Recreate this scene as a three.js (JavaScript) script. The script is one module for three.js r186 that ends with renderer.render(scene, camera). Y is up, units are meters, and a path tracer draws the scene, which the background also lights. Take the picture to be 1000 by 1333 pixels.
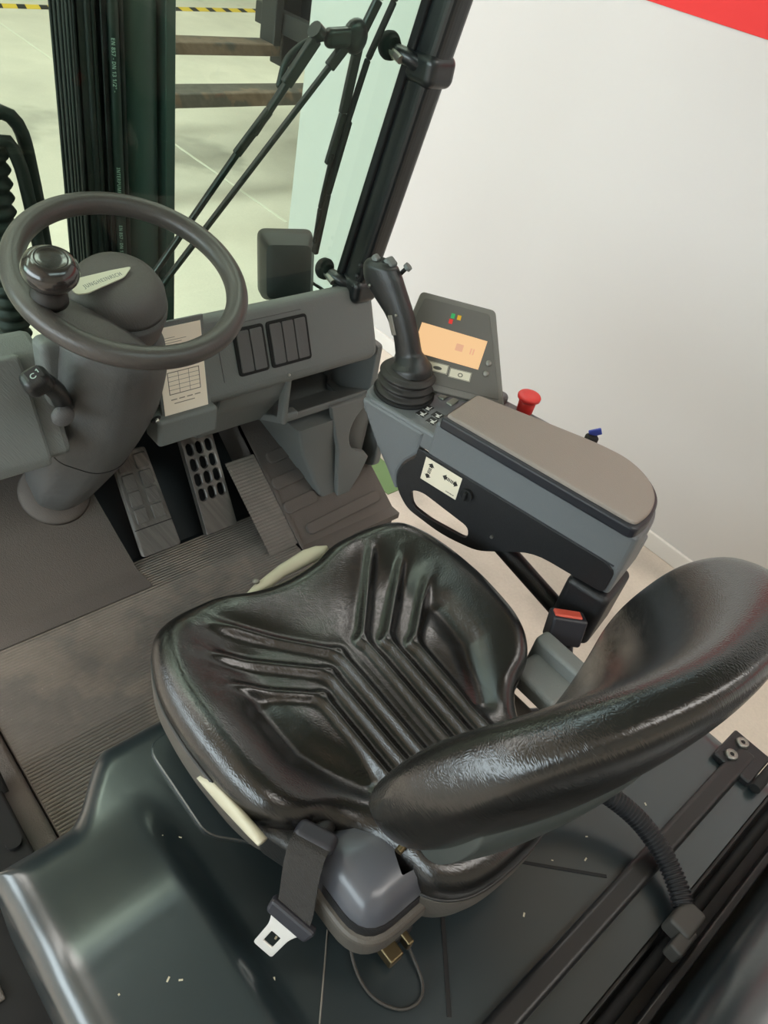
import * as THREE from 'three';
import { RoundedBoxGeometry } from 'three/addons/geometries/RoundedBoxGeometry.js';
import { mergeGeometries, mergeVertices, toCreasedNormals } from 'three/addons/utils/BufferGeometryUtils.js';
import { Brush, Evaluator, SUBTRACTION } from 'three-bvh-csg';
import { RectAreaLightUniformsLib } from 'three/addons/lights/RectAreaLightUniformsLib.js';

// ---------------------------------------------------------------- camera, light, exposure
RectAreaLightUniformsLib.init();
const scene = new THREE.Scene();
scene.background = new THREE.Color(0x000000);
const camera = new THREE.PerspectiveCamera(67.38, 1000 / 1333, 0.02, 60);
camera.position.set(0, 1.96, 0);
camera.up.set(0.332, 0.7365, -0.5894);
camera.lookAt(0.5838, 1.3088, -0.4849);
const renderer = new THREE.WebGLRenderer();
renderer.toneMapping = THREE.LinearToneMapping;
renderer.toneMappingExposure = 0.76;
renderer.shadowMap.enabled = true;

// ceiling luminaires added out of view, several placed to brighten wall, seat and hood: [x, z, length along x, width, tilt unused]
const HALL = { x0: -9, x1: 13, z0: -14, z1: 8, h: 6.2 };
const LAMPS = [[-0.4, -3.4], [-4.6, -6], [5.0, -3.2], [4.5, -8], [0.4, 3.3], [5.0, 3.5], [9.5, -6], [0, -10.5]];
const LAMP_W = 1.6, LAMP_L = 4.2;
const LAMP_COLOR = new THREE.Color().setRGB(1.0, 0.96, 0.9), LAMP_I = 4.7;
const WIN_COLOR = new THREE.Color().setRGB(0.78, 0.93, 1.0), WIN_I = 1.6;

// ---------------------------------------------------------------- helpers
const V = (x, y, z) => new THREE.Vector3(x, y, z);
let seed = 7;
const rnd = () => { seed = (seed * 1664525 + 1013904223) >>> 0; return seed / 4294967296; };
const clamp = (x, a = 0, b = 1) => Math.min(b, Math.max(a, x));
const sst = (a, b, x) => { const t = clamp((x - a) / (b - a)); return t * t * (3 - 2 * t); };
const used = new Map();
function numbered(n) { const k = used.get(n) || 0; used.set(n, k + 1); return k ? `${n}_${String(k).padStart(3, '0')}` : n; }
// uv in metres by a skewed projection that is never degenerate
function uvm(g) {
  const p = g.attributes.position, a = new Float32Array(p.count * 2);
  for (let i = 0; i < p.count; i++) {
    const x = p.getX(i), y = p.getY(i), z = p.getZ(i);
    a[2 * i] = x + 0.55 * y; a[2 * i + 1] = z + 0.72 * y;
  }
  g.setAttribute('uv', new THREE.BufferAttribute(a, 2));
  return g;
}
function mesh(name, geo, mat, parent, keepUv = false) {
  if (!keepUv) uvm(geo);
  const m = new THREE.Mesh(geo, mat);
  m.name = name; m.castShadow = m.receiveShadow = true;
  if (parent) parent.add(m);
  return m;
}
function tag(o, label, category, group) { o.userData.label = label; o.userData.category = category; if (group) o.userData.group = group; return o; }
function thing(name, label, category, pos = [0, 0, 0], group) {
  const o = new THREE.Group(); o.name = numbered(name); o.position.set(...pos); scene.add(o);
  return tag(o, label, category, group);
}
function single(name, geo, mat, label, category, group, keepUv) {
  const m = mesh(numbered(name), geo, mat, scene, keepUv); return tag(m, label, category, group);
}
function struct(name, geo, mat, parent, keepUv) {
  const m = mesh(name, geo, mat, parent || scene, keepUv);
  if (!parent) m.userData.kind = 'structure';
  return m;
}
const merge = (l) => mergeGeometries(l.map((g) => { const q = g.index ? g.toNonIndexed() : g; for (const k of Object.keys(q.attributes)) if (!['position', 'normal', 'uv'].includes(k)) q.deleteAttribute(k); return q; }));
function box(x0, x1, y0, y1, z0, z1, r = 0.004, seg = 2) {
  const w = x1 - x0, h = y1 - y0, d = z1 - z0;
  const g = new RoundedBoxGeometry(w, h, d, seg, Math.min(r, w / 2.02, h / 2.02, d / 2.02));
  g.translate((x0 + x1) / 2, (y0 + y1) / 2, (z0 + z1) / 2);
  return g;
}
// surface through rings of points; each ring closed; ends capped
function loft(rings, caps = true, crease = 0) {
  const n = rings[0].length, pos = [], idx = [];
  for (const r of rings) for (const p of r) pos.push(p.x, p.y, p.z);
  for (let i = 0; i < rings.length - 1; i++) for (let j = 0; j < n; j++) {
    const a = i * n + j, b = i * n + (j + 1) % n, c = a + n, d = b + n;
    idx.push(a, b, d, a, d, c);
  }
  if (caps) for (const [k, flip] of [[0, true], [rings.length - 1, false]]) {
    const c = V(0, 0, 0); rings[k].forEach((p) => c.addScaledVector(p, 1 / n));
    const base = pos.length / 3; pos.push(c.x, c.y, c.z);
    for (let j = 0; j < n; j++) { const a = k * n + j, b = k * n + (j + 1) % n; flip ? idx.push(a, base, b) : idx.push(a, b, base); }
  }
  let g = new THREE.BufferGeometry();
  g.setAttribute('position', new THREE.Float32BufferAttribute(pos, 3)); g.setIndex(idx);
  if (crease) return toCreasedNormals(g, crease);
  g.computeVertexNormals();
  return g;
}
function grid(nu, nv, fn) {
  const pos = [], idx = [];
  for (let i = 0; i <= nu; i++) for (let j = 0; j <= nv; j++) { const p = fn(i / nu, j / nv); pos.push(p.x, p.y, p.z); }
  for (let i = 0; i < nu; i++) for (let j = 0; j < nv; j++) { const a = i * (nv + 1) + j, b = a + 1, c = a + nv + 1, d = c + 1; idx.push(a, b, d, a, d, c); }
  const g = new THREE.BufferGeometry();
  g.setAttribute('position', new THREE.Float32BufferAttribute(pos, 3)); g.setIndex(idx); g.computeVertexNormals();
  return g;
}
function tube(pts, r, seg = 32, rs = 10, closed = false, tension = 0.5) {
  const c = new THREE.CatmullRomCurve3(pts.map((p) => (p.isVector3 ? p : V(...p))), closed, 'catmullrom', tension);
  const g = new THREE.TubeGeometry(c, seg, r, rs, closed);
  if (closed) return g;
  const a = new THREE.SphereGeometry(r, rs, 6).translate(...c.getPoint(0).toArray()), b = new THREE.SphereGeometry(r, rs, 6).translate(...c.getPoint(1).toArray());
  return merge([g, a, b]);
}
function rod(a, b, r, rs = 14, r2 = r) {
  const A = V(...a), B = V(...b), d = B.clone().sub(A), g = new THREE.CylinderGeometry(r2, r, d.length(), rs);
  g.applyQuaternion(new THREE.Quaternion().setFromUnitVectors(V(0, 1, 0), d.clone().normalize()));
  const m = A.add(B).multiplyScalar(0.5); g.translate(m.x, m.y, m.z);
  return g;
}
// flat bar with a rectangular section running from a to b; `n` is the direction its thickness points
function bar(a, b, w, t, n = [0, 0, 1], r = 0.002) {
  const A = V(...a), B = V(...b), y = B.clone().sub(A), L = y.length(); y.normalize();
  const z = V(...n); z.addScaledVector(y, -z.dot(y)).normalize(); const x = y.clone().cross(z);
  const g = new RoundedBoxGeometry(w, L, t, 2, Math.min(r, w / 2.1, t / 2.1));
  const m = new THREE.Matrix4().makeBasis(x, y, z); const c = A.add(B).multiplyScalar(0.5); m.setPosition(c);
  return g.applyMatrix4(m);
}
function rounded(pts, r, seg = 5) {
  const out = [], n = pts.length;
  for (let i = 0; i < n; i++) {
    const p = new THREE.Vector2(...pts[i]), a = new THREE.Vector2(...pts[(i + n - 1) % n]).sub(p), b = new THREE.Vector2(...pts[(i + 1) % n]).sub(p);
    const rr = Math.min(Array.isArray(r) ? r[i] : r, a.length() * 0.48, b.length() * 0.48);
    const s = p.clone().add(a.setLength(rr)), e = p.clone().add(b.setLength(rr));
    for (let k = 0; k <= seg; k++) { const t = k / seg, q = 1 - t; out.push(new THREE.Vector2(q * q * s.x + 2 * q * t * p.x + t * t * e.x, q * q * s.y + 2 * q * t * p.y + t * t * e.y)); }
  }
  return out;
}
function ext(pts, depth, bevel = 0, holes = [], bs = 2) {
  const s = new THREE.Shape(pts.map((p) => (p.isVector2 ? p : new THREE.Vector2(...p))));
  for (const h of holes) s.holes.push(new THREE.Path(h.map((p) => (p.isVector2 ? p : new THREE.Vector2(...p)))));
  return new THREE.ExtrudeGeometry(s, { depth: depth - 2 * bevel, bevelEnabled: bevel > 0, bevelSize: bevel, bevelThickness: bevel, bevelOffset: -bevel, bevelSegments: bs, curveSegments: 10 }).translate(0, 0, bevel);
}
// profile given as [z, y] points, swept along x
function sweepX(pts, x0, x1, bevel = 0.003) {
  const g = ext(pts.map((p) => (p.isVector2 ? new THREE.Vector2(-p.x, p.y) : new THREE.Vector2(-p[0], p[1]))), x1 - x0, bevel);
  g.rotateY(Math.PI / 2); g.translate(x0, 0, 0);
  return g;
}
function lathe(pts, seg = 40) { return new THREE.LatheGeometry(pts.map((p) => new THREE.Vector2(...p)), seg); }
function frame(g, o, x, y, z) { return g.applyMatrix4(new THREE.Matrix4().makeBasis(x, y, z).setPosition(o)); }

// ---------------------------------------------------------------- procedural textures
function hash(x, y, s) { let h = (x * 374761393 + y * 668265263 + s * 1274126177) | 0; h = Math.imul(h ^ (h >>> 13), 1274126177); return ((h ^ (h >>> 16)) >>> 0) / 4294967296; }
function vnoise(x, y, per, s) {
  const xi = Math.floor(x), yi = Math.floor(y), fx = x - xi, fy = y - yi, u = fx * fx * (3 - 2 * fx), v = fy * fy * (3 - 2 * fy);
  const m = (a) => ((a % per) + per) % per, X0 = m(xi), X1 = m(xi + 1), Y0 = m(yi), Y1 = m(yi + 1);
  return (hash(X0, Y0, s) * (1 - u) + hash(X1, Y0, s) * u) * (1 - v) + (hash(X0, Y1, s) * (1 - u) + hash(X1, Y1, s) * u) * v;
}
function fbm(u, v, f0, oct, s) { let a = 0, w = 0.5, t = 0; for (let i = 0, f = f0; i < oct; i++, f *= 2) { a += w * vnoise(u * f, v * f, f, s + i); t += w; w *= 0.55; } return a / t; }
function tex(size, fn, metres, srgb = true) {
  const d = new Uint8Array(size * size * 4);
  for (let j = 0; j < size; j++) for (let i = 0; i < size; i++) {
    const c = fn(i / size, j / size), o = 4 * (j * size + i);
    d[o] = clamp(c[0], 0, 255); d[o + 1] = clamp(c[1], 0, 255); d[o + 2] = clamp(c[2], 0, 255); d[o + 3] = 255;
  }
  const t = new THREE.DataTexture(d, size, size); t.wrapS = t.wrapT = THREE.RepeatWrapping; t.magFilter = THREE.LinearFilter; t.minFilter = THREE.LinearMipmapLinearFilter; t.generateMipmaps = true;
  if (srgb) t.colorSpace = THREE.SRGBColorSpace;
  t.repeat.set(1 / metres, 1 / metres); t.needsUpdate = true;
  return t;
}
const g3 = (v) => [v, v, v];
const T = {};
// leather: network of small creases
T.leather = tex(512, (u, v) => {
  const w = fbm(u, v, 8, 3, 5) * 0.10; let best = 9, sec = 9; const F = 64;
  const x = (u + w) * F, y = (v + w * 0.7) * F * 0.62, py = Math.round(F * 0.62);
  for (let a = -1; a <= 1; a++) for (let b = -1; b <= 1; b++) {
    const X = Math.floor(x) + a, Y = Math.floor(y) + b, mx = ((X % F) + F) % F, my = ((Y % py) + py) % py;
    const dx = X + hash(mx, my, 31) - x, dy = Y + hash(mx, my, 32) - y, d = Math.sqrt(dx * dx + dy * dy);
    if (d < best) { sec = best; best = d; } else if (d < sec) sec = d;
  }
  return g3(255 * clamp(0.35 + (sec - best) * 0.9) * (0.8 + 0.2 * fbm(u, v, 64, 2, 9)));
}, 0.16, false);
T.grain = tex(512, (u, v) => g3(255 * fbm(u, v, 96, 2, 3)), 0.10, false);
T.smudge = tex(512, (u, v) => { const a = fbm(u, v, 4, 5, 11), b = fbm(u, v, 32, 3, 17); return g3(255 * clamp(0.42 + 0.9 * (a - 0.5) + 0.35 * (b - 0.5))); }, 0.6, false);
T.concrete = tex(1024, (u, v) => {
  const a = fbm(u, v, 3, 6, 21), b = fbm(u, v, 12, 4, 33), s = hash(Math.floor(u * 1024), Math.floor(v * 1024), 4);
  const st = sst(0.56, 0.7, fbm(u, v, 5, 5, 44));
  const k = 212 + 40 * (a - 0.5) + 24 * (b - 0.5) + 8 * (s - 0.5) - 34 * st;
  return [k, k * 0.955, k * 0.895];
}, 5);
T.mat = tex(1024, (u, v) => {
  const a = fbm(u, v, 4, 5, 51), b = fbm(u, v, 40, 3, 52), st = sst(0.52, 0.66, fbm(u, v, 7, 5, 53)), sp = hash(Math.floor(u * 700), Math.floor(v * 700), 3) > 0.9985 ? 26 : 0;
  const k = 120 + 26 * (a - 0.5) + 14 * (b - 0.5) + sp;
  return [k + 16 * st, k * 0.955 + 13 * st, k * 0.895 + 10 * st];
}, 0.9);
T.mast = tex(512, (u, v) => { const a = fbm(u, v, 6, 4, 61), l = fbm(u, 0.5, 120, 2, 62), k = 31 + 16 * (a - 0.5) + 22 * (l - 0.5); return [k * 0.94, k, k * 0.96]; }, 0.5);
T.wear = tex(512, (u, v) => { const a = fbm(u, v, 6, 5, 71), b = fbm(u, v, 50, 2, 72), w = sst(0.55, 0.72, a), k = 96 + 24 * (b - 0.5) + 44 * w; return [k, k * 0.97, k * 0.92]; }, 0.35);
T.fork = tex(512, (u, v) => { const a = fbm(u, v, 5, 5, 81), w = sst(0.52, 0.6, a), k = 74 + 30 * (fbm(u, v, 30, 3, 82) - 0.5); return [k * 1.05 + 26 * w, k * 0.96 + 14 * w, k * 0.88 + 6 * w]; }, 1.2);

// ---------------------------------------------------------------- materials
const std = (hex, rough, extra = {}) => new THREE.MeshStandardMaterial({ color: hex, roughness: rough, ...extra });
const phy = (hex, rough, extra = {}) => new THREE.MeshPhysicalMaterial({ color: hex, roughness: rough, ...extra });
const M = {
  vinyl: phy(0x151413, 0.25, { ior: 1.58, bumpMap: T.leather, bumpScale: 0.00024, clearcoat: 0.12, clearcoatRoughness: 0.25 }),
  vinylPlain: phy(0x1a1b1b, 0.42, { bumpMap: T.grain, bumpScale: 0.0004 }),
  pan: std(0x4a4640, 0.55, { bumpMap: T.grain, bumpScale: 0.0003 }),
  dash: std(0x6b6e6c, 0.62, { bumpMap: T.grain, bumpScale: 0.0004 }),
  blank: std(0x565555, 0.6, { bumpMap: T.grain, bumpScale: 0.0004 }),
  seam: std(0x0d0d0d, 0.8),
  column: std(0x515150, 0.55, { bumpMap: T.grain, bumpScale: 0.0004 }),
  hub: std(0x575250, 0.6, { bumpMap: T.grain, bumpScale: 0.0004 }),
  rim: phy(0x46413e, 0.36, { bumpMap: T.grain, bumpScale: 0.0002 }),
  knob: phy(0x2c2725, 0.22, { clearcoat: 0.6, clearcoatRoughness: 0.1 }),
  console: std(0x65686a, 0.5, { bumpMap: T.grain, bumpScale: 0.0003 }),
  blackPlastic: std(0x161618, 0.5, { bumpMap: T.grain, bumpScale: 0.0003 }),
  pad: std(0x857b73, 0.6, { bumpMap: T.grain, bumpScale: 0.0004 }),
  padEdge: std(0x24252a, 0.35),
  stick: phy(0x252525, 0.38, { bumpMap: T.grain, bumpScale: 0.0002 }),
  boot: std(0x2c2927, 0.55),
  metal: std(0xc9c8c4, 0.3, { metalness: 1 }),
  tongue: std(0xd6d3ce, 0.38, { metalness: 0.25 }),
  dullMetal: std(0x8d8a84, 0.45, { metalness: 0.9 }),
  brass: std(0x6b5f47, 0.45, { metalness: 1 }),
  whitePaint: std(0xe4e2dd, 0.4),
  cream: std(0xb3ae98, 0.5),
  paper: std(0xe8ddcb, 0.8),
  hood: phy(0x222b2e, 0.28, { ior: 1.65, bumpMap: T.smudge, bumpScale: 0.0006, clearcoat: 0.5, clearcoatRoughness: 0.22 }),
  hoodDark: phy(0x1a1a1a, 0.4, { bumpMap: T.smudge, bumpScale: 0.0005 }),
  mat: std(0xffffff, 0.85, { map: T.mat, bumpMap: T.grain, bumpScale: 0.0006 }),
  matPlain: std(0x665f59, 0.8, { bumpMap: T.grain, bumpScale: 0.0006 }),
  apron: std(0x625b55, 0.8, { bumpMap: T.grain, bumpScale: 0.0006 }),
  toe: std(0x5e5853, 0.75, { bumpMap: T.grain, bumpScale: 0.0006 }),
  pedal: std(0xffffff, 0.6, { map: T.wear, bumpMap: T.grain, bumpScale: 0.0006 }),
  pedalMetal: std(0xffffff, 0.45, { map: T.wear, metalness: 0.35 }),
  frame: phy(0x16191b, 0.35, { clearcoat: 0.3, clearcoatRoughness: 0.3 }),
  body: std(0x202325, 0.5),
  mast: std(0xffffff, 0.55, { map: T.mast }),
  mastSmooth: std(0x3a4b46, 0.4),
  hose: std(0x1b1f1d, 0.55),
  red: std(0xcf2a26, 0.45),
  redDull: std(0xc6503f, 0.5),
  blue: std(0x3c4da8, 0.5),
  web: std(0x2c2a28, 0.9, { bumpMap: T.grain, bumpScale: 0.0008 }),
  buckle: std(0x24242a, 0.5),
  coverGrey: phy(0x4a4c52, 0.28),
  shell: std(0x363b39, 0.45),
  bellows: std(0x191919, 0.7),
  concrete: std(0xffffff, 0.6, { map: T.concrete }),
  wall: std(0xc3c2c0, 0.85),
  wallRed: std(0xd01d1b, 0.6),
  skirting: std(0xd2d1cd, 0.6),
  ceiling: std(0xb8a690, 0.9),
  hallWall: std(0xb9b2a6, 0.9),
  tapeYellow: std(0xd8b53c, 0.7), tapeBlack: std(0x1c1c1c, 0.7),
  greenPaint: std(0x5f7a4e, 0.7), linePaint: std(0xd9d4c6, 0.7),
  fork: std(0xffffff, 0.6, { map: T.fork }),
  truckDark: std(0x2b2a29, 0.6),
  truckOrange: std(0xc98a2d, 0.5),
  glass: phy(0xd3ecdd, 0.0, { transmission: 1, thickness: 0, ior: 1.45, specularIntensity: 0.6 }),
  roofGlass: phy(0xacc6ca, 0.0, { transmission: 1, thickness: 0, ior: 1.45, specularIntensity: 0.6 }),
  lampGlow: std(0xffffff, 0.5, { emissive: LAMP_COLOR, emissiveIntensity: 6 }),
  winGlow: std(0xffffff, 0.5, { emissive: WIN_COLOR, emissiveIntensity: 10 }),
};
function canvasTex(w, h, draw) {
  const c = document.createElement('canvas'); c.width = w; c.height = h; const x = c.getContext('2d'); draw(x, w, h);
  const t = new THREE.CanvasTexture(c); t.colorSpace = THREE.SRGBColorSpace; t.magFilter = THREE.LinearFilter; return t;
}
const printed = (w, h, draw, rough = 0.6, extra = {}) => std(0xffffff, rough, { map: canvasTex(w, h, draw), ...extra });

// ================================================================ the hall
struct('floor', box(HALL.x0, HALL.x1, -0.2, 0, HALL.z0, HALL.z1, 0.01), M.concrete);
struct('ceiling', box(HALL.x0, HALL.x1, HALL.h, HALL.h + 0.2, HALL.z0, HALL.z1, 0.01), M.ceiling);
struct('wall_front', box(HALL.x0, HALL.x1, 0, HALL.h, HALL.z0 - 0.2, HALL.z0, 0.01), M.hallWall);
struct('wall_back', box(HALL.x0, HALL.x1, 0, HALL.h, HALL.z1, HALL.z1 + 0.2, 0.01), M.hallWall);
struct('wall_far', box(HALL.x1, HALL.x1 + 0.2, 0, HALL.h, HALL.z0, HALL.z1, 0.01), M.hallWall);
// left hall wall with a band of windows
{
  const w = struct('wall_left', merge([
    box(HALL.x0 - 0.2, HALL.x0, 0, 2.0, HALL.z0, HALL.z1, 0.01), box(HALL.x0 - 0.2, HALL.x0, 5.2, HALL.h, HALL.z0, HALL.z1, 0.01),
    box(HALL.x0 - 0.2, HALL.x0, 2.0, 5.2, HALL.z0, -9, 0.01), box(HALL.x0 - 0.2, HALL.x0, 2.0, 5.2, 5, HALL.z1, 0.01)]), M.hallWall);
  const win = struct('window_1', box(HALL.x0 - 0.16, HALL.x0 - 0.12, 2.0, 5.2, -9, 5, 0.005), M.winGlow);
  for (let k = 0; k <= 7; k++) mesh('mullion', box(HALL.x0 - 0.1, HALL.x0, 2.0, 5.2, -9 + k * 2 - 0.04, -9 + k * 2 + 0.04, 0.005), M.skirting, win);
  const l = new THREE.RectAreaLight(WIN_COLOR, WIN_I, 14, 3.2);
  l.position.set(HALL.x0 + 0.02, 3.6, -2); l.lookAt(5, 3.6, -2); scene.add(l);
}
// added ceiling lamps, all out of view
for (const [x, z] of LAMPS) {
  const t = thing('added_ceiling_lamp', 'long white panel lamp added out of view under the hall ceiling', 'lamp', [x, HALL.h - 0.25, z], 'added hall ceiling lamps');
  mesh('housing', box(-LAMP_L / 2 - 0.03, LAMP_L / 2 + 0.03, 0.02, 0.25, -LAMP_W / 2 - 0.03, LAMP_W / 2 + 0.03, 0.01), M.whitePaint, t);
  mesh('diffuser', box(-LAMP_L / 2, LAMP_L / 2, 0, 0.02, -LAMP_W / 2, LAMP_W / 2, 0.004), M.lampGlow, t);
  const l = new THREE.RectAreaLight(LAMP_COLOR, LAMP_I, LAMP_L, LAMP_W);
  l.position.set(0, -0.03, 0); l.rotation.x = -Math.PI / 2; t.add(l);
}
// white partition beside the truck
const WX = 2.6;
{
  struct('wall_right', box(WX, WX + 0.16, 0, 3.5, -3.32, 4.2, 0.006), M.wall);
  struct('baseboard_right', box(WX - 0.015, WX, 0, 0.075, -3.32, 4.2, 0.004), M.skirting);
  single('wall_stripe', box(WX - 0.003, WX, 1.72, 2.08, -3.32, 4.2, 0.001), M.wallRed, 'wide red painted stripe along the top of the white partition', 'stripe');
}
// floor tape with black and yellow bars, painted lines
function tape(x0, z0, x1, z1, label) {
  const t = thing('hazard_tape', label, 'floor tape', [x0, 0, z0]);
  const L = Math.hypot(x1 - x0, z1 - z0), n = Math.round(L / 0.24), d = V((x1 - x0) / L, 0, (z1 - z0) / L), w = V(d.z, 0, -d.x), hw = 0.085;
  const piece = (a, b, m, nm) => {
    const g = ext([[a - 0.03, -hw], [b - 0.03, -hw], [b + 0.03, hw], [a + 0.03, hw]], 0.003);
    frame(g, V(0, 0, 0), d, w, V(0, 1, 0)); mesh(nm, g, m, t);
  };
  for (let k = 0; k < n; k++) { const a = (k / n) * L, m = ((k + 0.62) / n) * L, b = ((k + 1) / n) * L; piece(a, m, M.tapeYellow, 'yellow_bar'); piece(m, b, M.tapeBlack, 'black_bar'); }
}
tape(2.6, -9.06, 4.5, -9.2, 'yellow and black floor tape seen to the left of the mast');
tape(5.2, -9.36, 7.4, -9.62, 'yellow and black floor tape behind the lowered forks');
single('painted_line', box(3.03, 3.05, 0, 0.003, -9.0, -3.9, 0.001), M.linePaint, 'thin pale line painted across the concrete beyond the mast', 'floor line');
single('floor_marking', box(1.84, 1.97, 0.0, 0.003, -2.1, -1.53, 0.001), M.greenPaint, 'green painted strip on the concrete beside the cab', 'floor line');

// ================================================================ the other truck with its forks
{
  const t = thing('parked_forklift', 'dark parked forklift with long forks beyond the windscreen', 'forklift', [3.2, 0, -4.8]);
  const X = -3.2, Z = 4.8;
  const fork = (z, x0, x1) => {
    mesh('fork', box(x0 + X, x1 + X, 0.60, 0.68, z - 0.09 + Z, z + 0.09 + Z, 0.012), M.fork, t);
    mesh('fork_shank', box(x1 - 0.07 + X, x1 + X, 0.66, 1.3, z - 0.09 + Z, z + 0.09 + Z, 0.012), M.truckDark, t);
  };
  fork(-4.28, 2.0, 3.86); fork(-5.32, 2.5, 3.86);
  mesh('carriage', merge([box(3.87 + X, 3.95 + X, 0.74, 0.88, -5.6 + Z, -4.0 + Z, 0.01), box(3.87 + X, 3.95 + X, 1.15, 1.28, -5.6 + Z, -4.0 + Z, 0.01)]), M.truckDark, t);
  for (const z of [-5.5, -4.3]) mesh('mast_upright', box(3.96 + X, 4.12 + X, 0.5, 2.6, z + Z, z + 0.15 + Z, 0.01), M.truckDark, t);
  mesh('body', merge([box(4.1 + X, 6.2 + X, 0.5, 1.2, -5.5 + Z, -4.1 + Z, 0.08, 4), box(4.9 + X, 6.2 + X, 1.1, 1.5, -5.4 + Z, -4.2 + Z, 0.08, 4)]), M.truckDark, t);
  mesh('trim_panel', box(4.2 + X, 4.8 + X, 1.18, 1.3, -5.45 + Z, -4.2 + Z, 0.03, 3), M.truckOrange, t);
  for (const [x, z] of [[4.9, -5.4], [4.9, -4.2], [5.9, -5.4], [5.9, -4.2]]) { const g = new THREE.CylinderGeometry(0.3, 0.3, 0.22, 28).rotateX(Math.PI / 2).translate(x + X, 0.3, z + Z); mesh('wheel', g, M.hose, t); }
}

// ================================================================ the truck: chassis, floor, pillar, glass
{
  const t = thing('forklift_chassis', 'dark forklift chassis below the cab floor', 'chassis', [0.6, 0, -0.5]);
  mesh('frame', merge([box(-0.5, 0.4, 0.22, 0.62, -0.75, 0.55, 0.03, 3), box(-0.46, 0.4, 0.6, 0.638, -0.62, -0.1, 0.006), box(0.3, 0.6, 0.56, 0.638, -0.62, -0.46, 0.006)]), M.body, t);
  for (const x of [-0.42, 0.42]) mesh('wheel', new THREE.CylinderGeometry(0.28, 0.28, 0.2, 28).rotateZ(Math.PI / 2).translate(x, 0.28, -0.6), M.hose, t);
  const d = thing('door_sill', 'grey brown door sill strip with a black latch at the left floor edge', 'door sill', [0.1, 0.64, -0.85]);
  mesh('strip', box(-0.05, 0.06, 0.0, 0.026, -0.35, 0.3, 0.01), M.toe, d);
  mesh('latch', merge([box(-0.045, 0.02, 0.026, 0.052, 0.1, 0.26, 0.006), rod([0.0, 0.05, 0.2], [0.0, 0.06, 0.2], 0.012), rod([0.02, 0.03, 0.1], [0.02, 0.05, 0.06], 0.01)]), M.seam, d);
}
{
  const t = thing('side_step', 'black step plate along the left flank below the hood', 'step', [-0.06, 0.45, -0.25]);
  mesh('tread', box(-0.16, 0.155, 0.1, 0.13, -0.45, 0.4, 0.01), M.seam, t);
  for (let k = 0; k < 9; k++) mesh('tread_bar', box(-0.14, 0.07, 0.129, 0.135, -0.37 + k * 0.09, -0.33 + k * 0.09, 0.003), M.toe, t);
}
// ribbed rubber mat: a real rib every 7 mm
{
  const t = thing('floor_mat', 'brown grey ribbed rubber mat with dusty stains on the cab floor', 'floor mat', [0.55, 0.64, -0.85]);
  const rib = (x0, x1, z0, z1) => {
    const n = Math.round((z1 - z0) / 0.007) * 4, pos = [], idx = [];
    for (let k = 0; k <= n; k++) { const z = z0 + (z1 - z0) * k / n, y = 0.0195 + [0, 0.0014, 0.0014, 0][k % 4]; for (const x of [x0, x1]) pos.push(x - 0.55, y, z + 0.85); }
    for (let k = 0; k < n; k++) { const a = 2 * k; idx.push(a, a + 1, a + 2, a + 1, a + 3, a + 2); }
    const g = new THREE.BufferGeometry(); g.setAttribute('position', new THREE.Float32BufferAttribute(pos, 3)); g.setIndex(idx); return toCreasedNormals(g, 0.3);
  };
  mesh('ribbed_surface', rib(0.165, 0.895, -1.125, -0.5), M.mat, t);
  mesh('backing', box(0.163 - 0.55, 0.897 - 0.55, 0, 0.0195, -1.125 + 0.85, -0.5 + 0.85, 0.002), M.matPlain, t);
  // smooth rubber that climbs towards the column
  const up = grid(30, 24, (a, b) => { const x = 0.165 + 0.385 * a - 0.03 * b * a, z = -1.04 - 0.33 * b, y = 0.6625 + 0.627 * Math.max(0, -1.10 - z) + 0.0025 * Math.sin(9 * a + 5 * b) * b; return V(x - 0.55, y - 0.64, z + 0.85); });
  const fl = up.index.array; for (let i = 0; i < fl.length; i += 3) { const k = fl[i]; fl[i] = fl[i + 1]; fl[i + 1] = k; } up.computeVertexNormals();
  mesh('raised_apron', up, M.apron, t);
  { const z0 = -1.19, z1 = -0.985, n = Math.round((z1 - z0) / 0.007) * 4, pos = [], idx = []; for (let k = 0; k <= n; k++) { const z = z0 + (z1 - z0) * k / n, y = 0.0185 + 0.627 * Math.max(0, -0.975 - z) + [0, 0.0014, 0.0014, 0][k % 4]; for (const x of [0.818, 0.899]) pos.push(x - 0.55, y, z + 0.85); } for (let k = 0; k < n; k++) { const a = 2 * k; idx.push(a, a + 1, a + 2, a + 1, a + 3, a + 2); } const g = new THREE.BufferGeometry(); g.setAttribute('position', new THREE.Float32BufferAttribute(pos, 3)); g.setIndex(idx); mesh('ribbed_ramp', toCreasedNormals(g, 0.3), M.mat, t); }
}
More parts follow.
